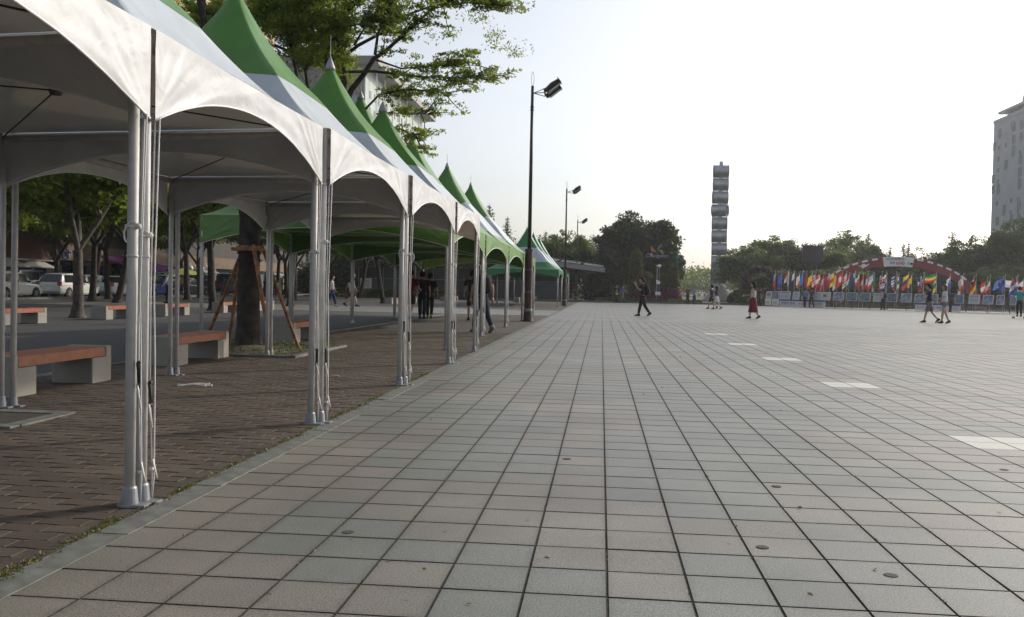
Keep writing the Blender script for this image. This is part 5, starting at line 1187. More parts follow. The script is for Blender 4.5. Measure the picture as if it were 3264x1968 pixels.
# ------------------------------------------------------------------ cars
def make_car(name, kind, color, label, loc, rz):
    T = thing(name, label, 'car', loc, rz, 'cars parked along the walkway kerb')
    Lc, Wc = {'hatch': (4.2, 1.74), 'sedan': (4.6, 1.76), 'pickup': (4.8, 1.74), 'suv': (4.5, 1.84), 'mini': (3.6, 1.6)}[kind]
    h = {'hatch': 1.52, 'sedan': 1.45, 'pickup': 1.95, 'suv': 1.72, 'mini': 1.5}[kind]; belt = {'pickup': .98, 'suv': 1.0}.get(kind, .90)
    f = Lc/2; w = Wc/2
    hood = belt-.04; 
    if kind == 'sedan': st = [(-f, .38, .72), (-f+.08, .25, .92), (-f+.6, .2, .98), (-f+1.1, .19, belt+.05), (0, .19, belt), (f-1.35, .19, hood), (f-.5, .2, .80), (f-.1, .25, .66), (f, .35, .55)]
    elif kind == 'pickup': st = [(-f, .45, .95), (-f+.06, .38, .98), (-.1, .3, .98), (0, .3, .98), (f-.6, .28, .98), (f-.1, .3, .95), (f, .4, .7)]
    else: st = [(-f, .38, .80), (-f+.07, .25, belt), (-f+.6, .2, belt), (0, .19, belt), (f-1.15, .19, hood), (f-.45, .2, .80), (f-.08, .25, .66), (f, .35, .55)]
    rg = []
    for y, z0, z1 in st:
        t = 1-.10*max(0, (abs(y)-f+.5)/.5)**2; ww = w*t
        half = [(ww*.90, z0), (ww*.99, z0+.10), (ww, (z0+z1)/2), (ww*.975, z1-.10), (ww*.90, z1-.01), (ww*.5, z1+.015)]
        rg.append([Vector((-x, y, z)) for x, z in half] + [Vector((x, y, z)) for x, z in reversed(half)])
    b = MB(); b.rings(rg)
    gh = {'sedan': [(-f+.95, .02, .80), (-f+1.55, h-belt-.04, .60), (-.15, h-belt, .62), (.55, h-belt-.10, .60), (f-1.35, .0, .78)],
          'hatch': [(-f+.10, .0, .82), (-f+.42, h-belt-.08, .66), (-.5, h-belt, .68), (.5, h-belt-.05, .64), (f-1.10, .0, .80)],
          'mini': [(-f+.08, .0, .80), (-f+.3, h-belt-.05, .66), (-.2, h-belt, .68), (.5, h-belt-.05, .64), (f-.9, .0, .80)],
          'suv': [(-f+.10, .0, .86), (-f+.35, h-belt-.04, .74), (-.4, h-belt, .75), (.5, h-belt-.04, .72), (f-1.30, .0, .84)],
          'pickup': [(f-2.2, .0, .84), (f-2.12, h-belt-.05, .78), (f-1.4, h-belt, .78), (f-.85, h-belt-.06, .76), (f-.35, .0, .84)]}[kind]
    rg = []
    for y, dz, hw_ in gh:
        lo = w*.90; rg.append([Vector((-lo, y, belt-.03)), Vector((-(lo+(hw_-lo)*min(1, dz/(h-belt)*.55)), y, belt+dz*.55)), Vector((-hw_*.97, y, belt+dz*.92)), Vector((-hw_*.8, y, belt+dz)), Vector((hw_*.8, y, belt+dz)), Vector((hw_*.97, y, belt+dz*.92)), Vector((lo+(hw_-lo)*min(1, dz/(h-belt)*.55), y, belt+dz*.55)), Vector((lo, y, belt-.03))])
    b.rings(rg)
    if kind == 'pickup':
        for s in (-1, 1): b.box((s*(w-.03), -f+1.35, 1.12), (.05, 2.6, .34))
        b.box((0, -f+.04, 1.12), (Wc-.1, .05, .34))
    b.build('body', paint('paint_'+color[0], color[1], .3), T, smooth=False)
    # windows
    (y0, _, _), (y1, d1, h1), (y2, d2, h2), (y3, d3, h3), (y4, _, _) = gh
    def side(s, pts, nm='side_window'):
        bb_ = MB(); bb_.face([Vector((s*x, y, z)) for x, y, z in (pts if s > 0 else pts[::-1])]); bb_.build(nm, M['carglass'], T)
    lo = w*.90+.012
    def px_(dz, hw_): return lo+(hw_*.97-lo)*min(1, dz)+.012
    zb, zt = belt+.05, belt+(h-belt)*.82
    xb, xt = lo+.0, px_(.82, h2)
    mid = (y2+y3)/2-.1; rear = y0+(.22 if kind in ('hatch', 'suv', 'mini') else .5)
    for s in (-1, 1):
        if kind != 'pickup': side(s, [(xb, rear+.15, zb), (xb, mid-.04, zb), (xt, mid-.04, zt), (xt, y1+.12, zt)])
        side(s, [(xb, (mid if kind != 'pickup' else y1)+.06, zb), (xb, y4-.28, zb), (xt, y3+.02, zt), (xt, (mid if kind != 'pickup' else y1)+.06, zt)])
    def end(ya, yb, nm, sgn):
        za, zb_ = belt+.06, belt+(h-belt)*.86; n_ = .02*sgn
        bb_ = MB(); q = [Vector((-w*.76, ya+(yb-ya)*.12+n_*1.2, za)), Vector((w*.76, ya+(yb-ya)*.12+n_*1.2, za)), Vector((.58*w/.88, ya+(yb-ya)*.9+n_*1.2, zb_)), Vector((-.58*w/.88, ya+(yb-ya)*.9+n_*1.2, zb_))]
        bb_.face(q if sgn < 0 else q[::-1]); bb_.build(nm, M['carglass'], T)
    end(y0, y1, 'rear_window', -1); end(y4, y3, 'windscreen', 1)
    wy = [(-f+.78), (f-.80)]; wr = .31 if kind != 'pickup' else .34
    for y in wy:
        for s in (-1, 1):
            b = MB(); b.prism([(wr*1.13*math.cos(a), wr*1.13*math.sin(a)) for a in [q*math.pi/10 for q in range(20)]], w*.93, w+.004, 0, lambda p: Vector((s*p[2], y+p[0], wr+p[1]))); b.build('wheel_arch', M['black'], T)
            b = MB(); b.rings([[Vector((s*x, y+r_*math.cos(a), wr+r_*math.sin(a))) for a in [q*math.pi/10 for q in range(20)]] for x, r_ in ((w-.2, wr*.9), (w-.18, wr), (w-.0, wr), (w+.02, wr*.92))]); wh = b.build('wheel', M['tyre'], T)
            b = MB()
            b.rings([[Vector((s*x, y+r_*math.cos(a), wr+r_*math.sin(a))) for a in [q*math.pi/8 for q in range(16)]] for x, r_ in ((w+.02, wr*.64), (w+.028, wr*.62))]); rm = b.build('rim', M['alu_dark'], wh)
            b = MB()
            for k in range(5): a = k*2*math.pi/5; b.box((s*(w+.03), y+wr*.3*math.cos(a), wr+wr*.3*math.sin(a)), (.015, wr*.62, .055), rot=Matrix.Rotation(-a if s > 0 else -a, 3, 'X') @ Matrix.Identity(3) if False else Matrix.Rotation(a, 3, 'X'))
            b.build('spokes', M['rim'], wh)
    for s in (-1, 1):
        b = MB(); b.box((s*w*.80, -f+.05, .86), (.22, .14, .26)); b.build('tail_light', M['tail'], T)
        b = MB(); b.box((s*w*.74, f-.12, .64), (.36, .2, .15)); b.build('headlight', M['head'], T)
        b = MB(); b.box((s*(w+.07), y4-.45, belt+.06), (.15, .1, .12)); b.build('mirror', M['black'], T)
        b = MB(); b.box((s*(w+.006), mid-.2, .70), (.012, .01, .42)); b.build('door_seam', M['black'], T)
        b = MB(); b.box((s*(w*.985+.006), mid-.35, .78), (.02, .16, .03)); b.build('door_handle', M['grey'], T)
    b = MB(); b.box((0, -f-.005, .58), (.34, .02, .16)); b.build('number_plate', M['white'], T)
    b = MB(); b.box((0, -f+.02, .34), (Wc*.9, .16, .14)); b.build('rear_bumper', M['grey'], T)
    return T
WH, SI, BL, NV, DG = ('white', (.66, .66, .62)), ('silver', (.46, .50, .50)), ('blue', (.02, .06, .28)), ('navy', (.015, .02, .06)), ('graphite', (.06, .06, .07))
make_car('parked_car', 'hatch', WH, 'white hatchback, its tail towards us, at the left end of the parked row', (-33.2, 53.9, 0), 0)
make_car('parked_car', 'sedan', ('silver', (.52, .56, .55)), 'silver saloon seen between the pale forked trunk and the flared trunk', (-32.6, 58.9, 0), 0)
make_car('parked_car', 'mini', BL, 'bright blue car next to the near tent posts', (-33.0, 64.0, 0), 0)
make_car('parked_car', 'sedan', DG, 'dark graphite saloon showing just right of the near tent posts', (-32.6, 69.0, 0), 0)
make_car('parked_pickup', 'pickup', NV, 'dark pickup truck behind the man in the pale shirt', (-31.8, 74.2, 0), 0)
make_car('parked_car', 'suv', WH, 'white estate car behind the thin trunks right of the pickup', (-32.4, 79.6, 0), 0)
make_car('parked_car', 'sedan', WH, 'white saloon beside the leftmost orange stake', (-30.3, 78.0, 0), 0)
make_car('parked_car', 'suv', NV, 'dark blue van left of the white hatchback', (-36.6, 55.0, 0), 0)
make_car('parked_car', 'hatch', WH, 'white car cut by the left edge of the picture', (-33.2, 48.0, 0), 0)
make_car('parked_car', 'hatch', SI, 'silver car in the rear row beyond the white hatchback bonnet', (-36.8, 62.5, 0), 0)
make_car('parked_car', 'sedan', DG, 'dark grey saloon in the rear row behind the silver saloon', (-36.8, 68.5, 0), 0)
make_car('parked_car', 'suv', ('silver', (.46, .50, .50)), 'silver van in the rear row left of the purple awning', (-37.0, 75.5, 0), 0)

# ------------------------------------------------------------------ people
JOBS = []
def skin_job(nodes, edges, mats, parent, name, extra=None, sub=1):
    me = bpy.data.meshes.new(name); me.from_pydata([n[0] for n in nodes], edges, []); o = bpy.data.objects.new('tmp_'+name, me); COL.objects.link(o)
    md = o.modifiers.new('skin', 'SKIN'); md.use_smooth_shade = True; md.branch_smoothing = .4
    for i, nd in enumerate(nodes):
        r_ = nd[1]; r_ = r_ if isinstance(r_, tuple) else (r_, r_); sv = me.skin_vertices[0].data[i]; sv.radius = r_; sv.use_root = (i == 0)
    s2 = o.modifiers.new('sub', 'SUBSURF'); s2.levels = sub; s2.render_levels = sub
    JOBS.append((o, mats, parent, name, extra))
def person(label, loc, face, h=1.7, female=False, top=(.02,.02,.02), topn='black_top', bottom='trousers', bc=(.02,.02,.02), bn='black_bottom', hair='short', hm='hair', shoe=(.02,.02,.02), stride=.35, arms=((.25,.15),(-.25,.15)), bag=None, phone=None, lean=.0, sit=False, sleeves='short', knee=(.15,.5), group=None, scl=1.0):
    """face: heading angle (0 = away from the camera along +Y)"""
    T = thing('person', label, 'person', loc, face, group, scl); S = h
    hw_ = .052*S if not female else .050*S; sw = (.118 if not female else .104)*S
    z_h = .53*S
    def leg(s, ang, kb):
        hip = Vector((s*hw_, 0, z_h-.02*S)); kn = hip + Vector((0, math.sin(ang), -math.cos(ang)))*.245*S; a2 = ang-kb; an = kn + Vector((s*-.004*S, math.sin(a2), -math.cos(a2)))*.235*S
        return hip, kn, an, a2
    if sit: LG = [leg(-1, 1.45, 1.5), leg(1, 1.4, 1.35)]
    else: LG = [leg(-1, stride*.8, knee[0]*stride*2), leg(1, -stride*.62, knee[1]*stride*2)]
    low = min(l[2].z for l in LG); dz = .045*S-low
    up = Vector((0, 0, dz)); LG = [(a+up, c+up, d+up, e) for a, c, d, e in LG]
    ly = lambda z: (z-z_h)*lean
    def tp(z, x=0, y=0): return Vector((x, y+ly(z), z+dz))
    pel, spn, che, nkb, nk = tp(.53*S), tp(.62*S), tp(.735*S), tp(.815*S), tp(.865*S)
    head = tp(.925*S) + Vector((0, .012*S+abs(lean)*.02, 0))
    AR_ = []
    for s, (sw_a, eb) in zip((-1, 1), arms):
        sh = tp(.80*S, s*sw); a = sw_a; el = sh + Vector((s*.035*S, math.sin(a)*.165*S, -math.cos(a)*.165*S)); a2 = a+eb; inn = min(1, max(0, eb-.6))*.5
        wr_ = el + Vector((-s*(inn*.14)*S, math.sin(a2)*.145*S, -math.cos(a2)*.145*S)); AR_.append((sh, el, wr_, a2))
    wd = 1.0 if not female else .88
    nodes = [(pel, (.085*S*wd, .062*S)), (spn, (.072*S*wd, .055*S)), (che, (.088*S*wd, .062*S)), (nkb, (.05*S, .042*S)), (nk, (.031*S, .031*S))]; edges = [(0, 1), (1, 2), (2, 3), (3, 4)]
    for i, (hip, kn, an, _) in enumerate(LG):
        k = len(nodes); nodes += [(hip, .046*S), (hip.lerp(kn, .5), .042*S), (kn, .031*S), (kn.lerp(an, .35), .031*S), (an, .020*S)]; edges += [(0, k), (k, k+1), (k+1, k+2), (k+2, k+3), (k+3, k+4)]
    for sh, el, wr_, _ in AR_:
        k = len(nodes); nodes += [(sh, .029*S), (el, .021*S), (wr_, .015*S)]; edges += [(3, k), (k, k+1), (k+1, k+2)]
    ex = MB(); hr = .066*S
    rg = []
    for k, (z, rx, ry, oy) in enumerate([(-1.0, .25, .30, .10), (-.85, .62, .62, .08), (-.5, .80, .86, .04), (0, .92, 1.0, 0), (.45, .93, 1.02, -.02), (.8, .70, .82, -.03), (1.0, .25, .3, -.03)]):
        rg.append([head + Vector((hr*.86*rx*math.cos(a), hr*(ry*math.sin(a)+oy), hr*1.16*z)) for a in [q*math.pi/7 for q in range(14)]])
    ex.rings(rg)
    ex.box(head+Vector((0, hr*1.02, -.12*hr)), (.22*hr, .30*hr, .42*hr), top=.5)
    for s in (-1, 1):
        ex.ball(head+Vector((s*hr*.84, -.02*hr, -.05*hr)), (.10*hr, .2*hr, .3*hr), 6, 4); ex.ball(head+Vector((s*hr*.32, hr*.90, .08*hr)), (.13*hr, .08*hr, .07*hr), 6, 4, m=1)
    ex.box(head+Vector((0, hr*.90, -.52*hr)), (.4*hr, .12*hr, .08*hr), m=2)
    for s, (sh, el, wr_, a2) in zip((-1, 1), AR_):   # hands: palm, four fingers, thumb
        d = (wr_-el).normalized(); side_ = Vector((0, 1, 0)) - d*d.y; side_ = side_.normalized() if side_.length > .1 else Vector((0, 0, 1)); nrm = d.cross(side_)
        ex.tube([wr_-d*.008*S, wr_+d*.012*S, wr_+d*.045*S], [.014*S, .021*S, .020*S], 8, ell=.55)
        for q in range(4):
            o_ = side_*(q-1.5)*.0095*S; L = (.036, .042, .040, .032)[q]*S; p0_ = wr_+d*.040*S+o_; c_ = nrm*(-s)*.3
            ex.tube([p0_, p0_+(d+c_*.4)*L*.5, p0_+(d+c_)*L*.9], [.0055*S, .005*S, .0035*S], 5)
        ex.tube([wr_+d*.012*S+side_*.016*S, wr_+d*.03*S+side_*.034*S, wr_+d*.052*S+side_*.038*S], [.0065*S, .006*S, .004*S], 5)
    skin_job(nodes, edges, [M['skin'], M['black'], mat('lips', (.30, .10, .09), .5) if 'lips' not in bpy.data.materials else bpy.data.materials['lips']], T, 'body', ex)
    # top
    tm = cloth('cloth_'+topn, top)
    n2 = [(tp(.505*S), (.108*S*wd, .080*S)), (tp(.62*S), (.100*S*wd, .077*S)), (che, (.116*S*wd, .084*S)), (tp(.80*S), (.086*S, .06*S)), (tp(.835*S), (.036*S, .036*S))]; e2 = [(0, 1), (1, 2), (2, 3), (3, 4)]
    for sh, el, wr_, _ in AR_:
        k = len(n2); n2 += [(sh, .047*S), (sh.lerp(el, .75 if sleeves == 'short' else 1.0), .038*S)]; e2 += [(3, k), (k, k+1)]
        if sleeves == 'long': n2 += [(wr_, .022*S)]; e2 += [(k+1, k+2)]
    if sleeves != 'none': skin_job(n2, e2, [tm], T, 'shirt')
    else: skin_job(n2[:5], e2[:4], [tm], T, 'shirt')
    bm_ = cloth('cloth_'+bn, bc)
    if bottom in ('trousers', 'shorts', 'hotpants'):
        fr = {'trousers': 1.0, 'shorts': .98, 'hotpants': .42}[bottom]
        n3 = [(tp(.585*S), (.094*S*wd, .072*S)), (tp(.50*S), (.104*S*wd, .08*S))]; e3 = [(0, 1)]
        for hip, kn, an, _ in LG:
            k = len(n3); e3.append((1, k)); n3.append((hip.lerp(kn, .2), .064*S))
            if bottom == 'trousers': n3 += [(kn, .047*S), (kn.lerp(an, .95), .038*S)]; e3 += [(k, k+1), (k+1, k+2)]
            else: n3 += [(hip.lerp(kn, fr), .06*S)]; e3 += [(k, k+1)]
        skin_job(n3, e3, [bm_], T, bottom if bottom != 'hotpants' else 'shorts')
    else:
        L0 = {'skirt': .18, 'longskirt': .34}[bottom]; zs = [.60, .55, .50, .50-L0*.5, .50-L0]; rs = [(.074, .058), (.09, .07), (.098, .085), (.105, .10), (.112+.0*L0, .115)]
        b = MB(); rg = []
        for z, (rx, ry) in zip(zs, rs):
            t = max(0, (.52-z)); rg.append([tp(z*S, rx*S*(1+.03*math.sin(q*2.3))*math.cos(q*math.pi/10), (ry*S+t*stride*.25*S)*math.sin(q*math.pi/10)) for q in range(20)])
        b.rings(rg, 0, True, False); b.build('skirt', bm_, T, smooth=True)
    sm = cloth('shoe_%d' % int(shoe[0]*100), shoe)
    for i, (hip, kn, an, a2) in enumerate(LG):
        pit_ = max(-.2, min(.9, -a2*.9)) if a2 < 0 else .15*min(1, a2); rot = Matrix.Rotation(-pit_, 3, 'X')
        b = MB(); rg = []
        for y, wx, z0, z1 in ((-.045, .020, -.036, .0), (-.03, .026, -.042, .022), (.01, .027, -.043, .024), (.05, .028, -.043, .0), (.085, .027, -.042, -.014), (.108, .012, -.038, -.026)):
            rg.append([an + rot @ (Vector((x*wx, y, z))*S) for x, z in ((-1, z0), (-1, (z0+z1)/2), (-.6, z1), (.6, z1), (1, (z0+z1)/2), (1, z0))])
        b.rings(rg); b.build('shoe', sm, T, smooth=True)
    # hair
    hmat = M[hm]; b = MB(); rg = []
    for z, r0_, oy in ((-.55 if hair == 'short' else -.9, .80, -.40), (-.2, 1.0, -.22), (.2, 1.12, -.12), (.6, 1.05, -.06), (.95, .72, -.05), (1.14, .25, -.05)):
        rg.append([head + Vector((hr*.92*r0_*math.cos(a), hr*(1.0*r0_*(math.sin(a) if math.sin(a) < .35 or z > .35 else .35)+oy), hr*1.16*z)) for a in [q*math.pi/8 for q in range(16)]])
    b.rings(rg)
    if hair == 'long':
        b.rings([[head + Vector((hr*w_*math.cos(a), hr*(oy+d_*math.sin(a)), hr*z)) for a in [q*math.pi/6 for q in range(12)]] for z, w_, d_, oy in ((.6, .85, .6, -.35), (-.3, 1.05, .60, -.45), (-1.4, 1.15, .55, -.55), (-2.6, 1.0, .42, -.70), (-3.3, .6, .25, -.75))])
    b.build('hair', hmat, T, smooth=True)
    if bag:
        bt, bcol = bag; bmt = cloth('bag_'+bt+str(int(bcol[0]*99)), bcol); b = MB()
        if bt == 'backpack':
            rg = []
            for z, w_, d_ in ((.555, .055, .030), (.575, .08, .055), (.64, .088, .068), (.72, .085, .062), (.79, .07, .045), (.815, .04, .025)):
                rg.append([tp(z*S, w_*S*math.cos(a), -.078*S-d_*S*.6+d_*S*math.sin(a)) for a in [q*math.pi/6 for q in range(12)]])
            b.rings(rg)
            for s in (-1, 1): b.tube([tp(.79*S, s*.06*S, -.08*S), tp(.845*S, s*.062*S, 0), tp(.78*S, s*.07*S, .078*S), tp(.66*S, s*.08*S, .05*S), tp(.60*S, s*.07*S, -.07*S)], .010*S, 6)
            b.build('backpack', bmt, T, smooth=True)
        else:
            b.bbox(tp(.50*S, .13*S, 0), (.05*S, .14*S, .11*S), .01); b.tube([tp(.55*S, .125*S, -.05*S), tp(.82*S, .07*S, -.03*S), tp(.835*S, .05*S, .0), tp(.55*S, .125*S, .05*S)], .005*S, 5); b.build('shoulder_bag', bmt, T)
    if phone is not None:
        wr_ = AR_[phone][2]; d = (wr_-AR_[phone][1]).normalized(); b = MB(); b.box(wr_+d*.06*S+Vector((0, 0, .01)), (.07, .012, .13), rot=Matrix.Rotation(.5, 3, 'X')); b.build('phone', M['offwhite'], T)
    return T
def pg(px, py): g = on_ground(px, py); return (g.x, g.y, 0)
BK = (.015, .015, .018); DK = (.03, .03, .045)
person('man in dark red shirt and black shorts walking away under the lime tents', pg(1308, 1017), R(-12), 1.66, top=(.13,.015,.015), topn='darkred', bottom='shorts', bc=BK, bn='black', stride=.22, arms=((.1,.3),(.3,.9)))
person('left one of the pair in black walking away arm in arm', pg(1345, 1016), R(5), 1.62, top=BK, topn='black', bc=BK, bn='black', stride=.14, arms=((.2,.8),(.1,.3)))
person('right one of the pair in black, with yellowish shoes', pg(1369, 1015), R(5), 1.58, top=BK, topn='black', bc=BK, bn='black', stride=.25, shoe=(.25,.26,.05), arms=((-.1,.3),(.2,.3)))
person('nearest walker in black T-shirt and dark jeans with black backpack, behind the tent posts', (-2.95, 22.4, 0), R(38), 1.74, top=BK, topn='black', bc=(.022,.026,.05), bn='jeans', shoe=(.20,.20,.19), stride=.40, bag=('backpack', (.02,.02,.022)), arms=((.1,.12),(-.25,.25)))
person('walker in black top and black shorts just beyond the nearest walker', (-4.35, 30.5, 0), R(20), 1.68, top=BK, topn='black', bottom='shorts', bc=BK, bn='black', stride=.3)
person('man in black holding a phone to his face, black backpack, alone on the plaza', pg(2048, 1008), R(92), 1.72, top=(.018,.016,.03), topn='blackblue', bc=BK, bn='black', bag=('backpack', (.012,.012,.014)), stride=.36, arms=((.5,2.1),(.9,1.9)), phone=0, lean=.05, shoe=(.03,.035,.035))
person('man of the walking couple near the ring sculpture, navy shirt and black shorts', pg(2268, 985), R(62), 1.66, top=(.05,.06,.09), topn='navygrey', bottom='shorts', bc=BK, bn='black', stride=.42)
person('woman of the walking couple near the ring sculpture, white skirt and dark jacket', pg(2283, 986), R(62), 1.56, True, (.03,.03,.06), 'darkjacket', 'skirt', (.55,.56,.56), 'whiteskirt', 'long', 'hair', stride=.38, bag=('bag', (.05,.09,.06)))
person('woman in white top and long dark red skirt looking at her phone', pg(2400, 1016), R(72), 1.60, True, (.50,.50,.48), 'whitetop', 'longskirt', (.16,.018,.03), 'redskirt', 'long', 'hair', stride=.28, arms=((.35,1.1),(.25,.5)), phone=0, sleeves='none', bag=('bag', (.2,.13,.08)))
person('man of the couple at right, navy T-shirt, hand at his mouth', (14.15, 40.9, 0), R(78), 1.68, top=(.025,.025,.06), topn='navytee', bottom='shorts', bc=(.16,.15,.14), bn='beigeshorts', stride=.42, arms=((.6,2.2),(.3,.6)), lean=.06)
person('woman of the couple at right, white T-shirt, denim shorts, long light hair', (14.55, 40.3, 0), R(78), 1.64, True, (.55,.56,.60), 'whitetee', 'hotpants', (.14,.17,.22), 'denim', 'long', 'brownhair', stride=.22, arms=((.35,1.0),(.1,.5)))
SKP = pg(3248, 1016)
person('skateboarder in teal T-shirt and black trousers seen from behind', (SKP[0], SKP[1], .12), R(-20), 1.66, top=(.02,.30,.28), topn='teal', bc=BK, bn='black', stride=.22, arms=((.4,1.2),(.1,.3)), knee=(.3,.3))
SKB = thing('skateboard', 'pale skateboard under the teal shirted person', 'skateboard', SKP, R(0))
b = MB(); b.prism([(.44*math.cos(a)*(1 if abs(math.cos(a)) < .99 else 1), .10*math.sin(a)) for a in [q*math.pi/10 for q in range(20)]], .10, .117); b.build('deck', mat('skate_deck', (.5, .4, .3), .5), SKB)
for x in (-.3, .3):
    for y in (-.09, .09):
        b = MB(); b.tube([(x, y-.02, .04), (x, y+.02, .04)], .035, 10); b.build('wheel', paint('wheel_red', (.2,.04,.04)), SKB)
    b = MB(); b.box((x, 0, .07), (.08, .16, .05)); b.build('truck', M['cast'], SKB)
person('reader in light blue shirt in front of the long banner', tuple(on_fence(2566, off=1.0).xy)+(0,), R(-30), 1.66, top=(.12,.22,.42), topn='lightblue', bc=DK, bn='dark', stride=.2, sleeves='long')
person('reader in dark grey, right of the one in light blue', tuple(on_fence(2587, off=.8).xy)+(0,), R(20), 1.70, top=(.04,.045,.06), topn='darkgrey', bc=BK, bn='black', stride=.3)
person('reader in white T-shirt pointing at a pale poster', tuple(on_fence(2815, off=1.0).xy)+(0,), R(30), 1.66, top=(.45,.48,.48), topn='palewhite', bc=BK, bn='black', stride=.12, arms=((1.0,.4),(.1,.3)), bag=('backpack', BK))
person('stooping reader in dark blue between the couple at right and the short banner', tuple(on_fence(3030, off=.9).xy)+(0,), R(-60), 1.62, top=(.04,.05,.09), topn='darkblue', bc=BK, bn='black', stride=.2, lean=.45)
person('person in dark clothes with white cap beside the flowered arch', pg(2422, 976), R(-80), 1.62, top=BK, topn='black', bc=BK, bn='black', hm='hair', stride=.2)
person('person in black with white bag walking before the flower bed', (1.35, 85.6, 0), R(-70), 1.66, top=BK, topn='black', bc=BK, bn='black', bag=('bag', (.5,.5,.5)), stride=.25)
person('man in blue checked shirt and khaki trousers walking right before the flower bed', (1.95, 85.5, 0), R(-80), 1.68, top=(.10,.15,.35), topn='bluecheck', bc=(.16,.14,.10), bn='khaki', stride=.35, arms=((-.4,.1),(.7,.2)))
person('person in dull red top standing by the planter kerb', (8.0, 85.7, 0), R(150), 1.66, top=(.15,.06,.07), topn='dullred', bc=DK, bn='dark', stride=.05)
person('person in pale blue top reading by the planter kerb', (8.6, 85.7, 0), R(160), 1.60, True, top=(.22,.28,.38), topn='paleblue', bc=(.04,.05,.09), bn='bluejeans', hair='short', stride=.05, arms=((.3,1.2),(.3,1.2)))
person('woman in white top and blue jeans striding right on the grey walkway', pg(1057, 977), R(-80), 1.62, True, (.48,.44,.46), 'whitepink', 'trousers', (.03,.045,.10), 'bluejeans2', 'short', stride=.42, shoe=(.4,.4,.4))
person('man in green T-shirt walking beside the woman in jeans', (-13.0, 46.6, 0), R(-80), 1.76, top=(.02,.22,.12), topn='green', bottom='shorts', bc=DK, bn='dark', stride=.42)
person('small looking woman in lilac top and maroon patterned skirt near the hedge', (-21.8, 77.0, 0), R(80), 1.56, True, (.35,.35,.45), 'lilac', 'longskirt', (.16,.04,.07), 'maroonskirt', 'short', stride=.2)
person('man in pale shirt and dark trousers before the dark pickup', pg(537, 967), R(95), 1.72, top=(.36,.38,.48), topn='paleshirt', bc=BK, bn='black', stride=.1, sleeves='long', arms=((.2,.4),(.0,.2)))
person('person in black standing among the parked vehicles beyond the staked tree', (-26.0, 70.5, 0), R(200), 1.66, top=BK, topn='black', bc=BK, bn='black', stride=.15, arms=((.3,1.2),(.3,1.2)))
person('person in plaid shirt walking behind the leftmost stake', (-29.5, 72.8, 0), R(60), 1.64, top=(.12,.06,.09), topn='plaid', bc=(.03,.04,.07), bn='navyjeans', stride=.35)
person('person in grey standing by the far benches', pg(1490, 957), R(160), 1.66, top=(.16,.16,.16), topn='midgrey', bc=(.04,.04,.06), bn='darkjeans', stride=.1)
o = person('person in white shirt sitting on the far bench beyond the pair in black', (-12.95, 63.8, .0), R(-80), 1.62, top=(.5,.52,.56), topn='whiteshirt', bc=(.08,.11,.17), bn='denimblue', sit=True, sleeves='long', arms=((.5,.8),(.5,.8)))
o = person('person in purple sitting hunched on the far bench', (-12.3, 72.5, .0), R(-90), 1.58, True, top=(.12,.05,.14), topn='purple', bc=(.10,.04,.03), bn='brown', sit=True, lean=.4, arms=((.6,.9),(.6,.9)))

# ------------------------------------------------------------------ litter
def litter(loc, label, seed):
    g = np.random.default_rng(seed); T = thing('rope_scrap', label, 'litter', loc, 0)
    for k in range(3):
        a = g.uniform(-.3, .3)+k*.25; x0 = g.uniform(-.08, .02); L = g.uniform(.16, .28)
        pts = [(x0+L*t*math.cos(a), L*t*math.sin(a)+.012*math.sin(7*t+k)+k*.03-.03, .012+.012*math.sin(3.1*t)) for t in [q/6 for q in range(7)]]
        b = MB(); b.tube(pts, .006, 6); b.ball(pts[-1], .014, 8, 5); b.tube([pts[0], (pts[0][0]-.06, pts[0][1]-.01, .008)], [.006, .020], 6); b.build('rope_piece', M['rope'], T, smooth=True)
litter(tuple(on_ground(598, 1233)), 'tangle of white rope ends lying on the brick paving between front and back posts', 4)
lt2 = on_ground(1055, 1202); b = MB(); b.tube([(0, 0, .01), (.06, .01, .016), (.12, -.01, .01)], [.006, .01, .004], 6); b.build('rope_scrap', M['rope'], None, loc=tuple(lt2), label='small single white rope scrap on the bricks right of the second front post', cat='litter')
bt = on_ground(985, 1112); b = MB(); b.tube([(0, 0, .03), (.14, .02, .03), (.18, .025, .03), (.2, .03, .03)], [.03, .03, .013, .012], 10); b.build('plastic_bottle', M['lens'], None, loc=tuple(bt), label='empty plastic bottle lying at the corner of the tree pit', cat='bottle')
gr = on_ground(-30, 1335); GR = thing('drain_grate', 'flat stone framed drain opening beside the near bench at the left edge', 'drain', (gr.x, gr.y, -.003))
b = MB(); b.box((0, .36, .008), (.9, .12, .02)); b.box((0, -.36, .008), (.9, .12, .02)); b.box((.4, 0, .008), (.12, .6, .02)); b.build('frame_stone', M['kerb'], GR)
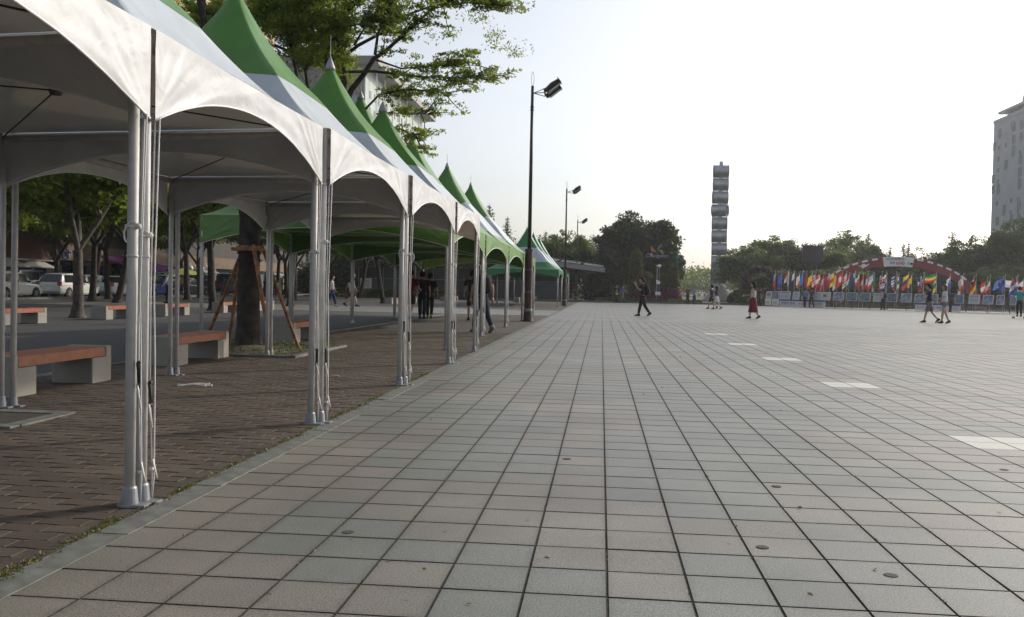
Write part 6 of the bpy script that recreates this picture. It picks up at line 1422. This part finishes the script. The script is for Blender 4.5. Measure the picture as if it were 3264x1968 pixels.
b = MB(); b.box((-.06, 0, .004), (.8, .6, .012)); b.build('drain_pan', M['bed'], GR)

pts = [(rng.uniform(-6, -2.3) if rng.uniform() < .7 else rng.uniform(-2, 3), 3+14*rng.uniform(0, 1)**1.4, .006) for _ in range(170)]
obj('fallen_leaves', leaf_mesh('fallen_leaves', pts, .028, M['moss'], flat=.95, aspect=.5), label='dry leaf scraps and grit scattered over the paving', cat='leaves', kind='stuff')
# ------------------------------------------------------------------ finalise skinned figures and lettering
bpy.context.view_layer.update(); dg = bpy.context.evaluated_depsgraph_get()
for o, mats, parent, name, extra in JOBS:
    me = bpy.data.meshes.new_from_object(o.evaluated_get(dg)); me.name = name
    if extra is not None and extra.v:
        v = [tuple(x.co) for x in me.vertices]; f = [tuple(p.vertices) for p in me.polygons]; n = len(v); mi = [0]*len(f)+extra.m
        m2 = bpy.data.meshes.new(name); m2.from_pydata(v+extra.v, [], f+[tuple(i+n for i in q) for q in extra.f])
        for mt in mats: m2.materials.append(mt)
        m2.polygons.foreach_set('material_index', mi); me = m2
    else:
        me.materials.clear()
        for mt in mats: me.materials.append(mt)
    me.polygons.foreach_set('use_smooth', [True]*len(me.polygons)); me.update()
    obj(name, me, parent)
    bpy.data.objects.remove(o)
for o in TEXTS:
    me = bpy.data.meshes.new_from_object(o.evaluated_get(dg)); me.name = o.name
    if not me.materials: me.materials.append(o.data.materials[0])
    n = obj('lettering', me, o.parent); n.location = o.location; n.rotation_euler = o.rotation_euler; n.scale = o.scale; nm = o.name; bpy.data.objects.remove(o); n.name = nm

# ------------------------------------------------------------------ haze
hz = MB(); hz.box((60, 190, 32), (500, 420, 70)); hm_, t_, p_ = nt('haze_air'); t_.nodes.remove(p_)
pv = t_.nodes.new('ShaderNodeVolumePrincipled'); pv.inputs['Color'].default_value = (.92, .94, 1, 1); pv.inputs['Density'].default_value = .0004; pv.inputs['Anisotropy'].default_value = .5
t_.links.new(pv.outputs[0], t_.nodes['Material Output'].inputs['Volume'])
HAZE = True
if HAZE: hz.build('haze', hm_, None, kind='stuff')
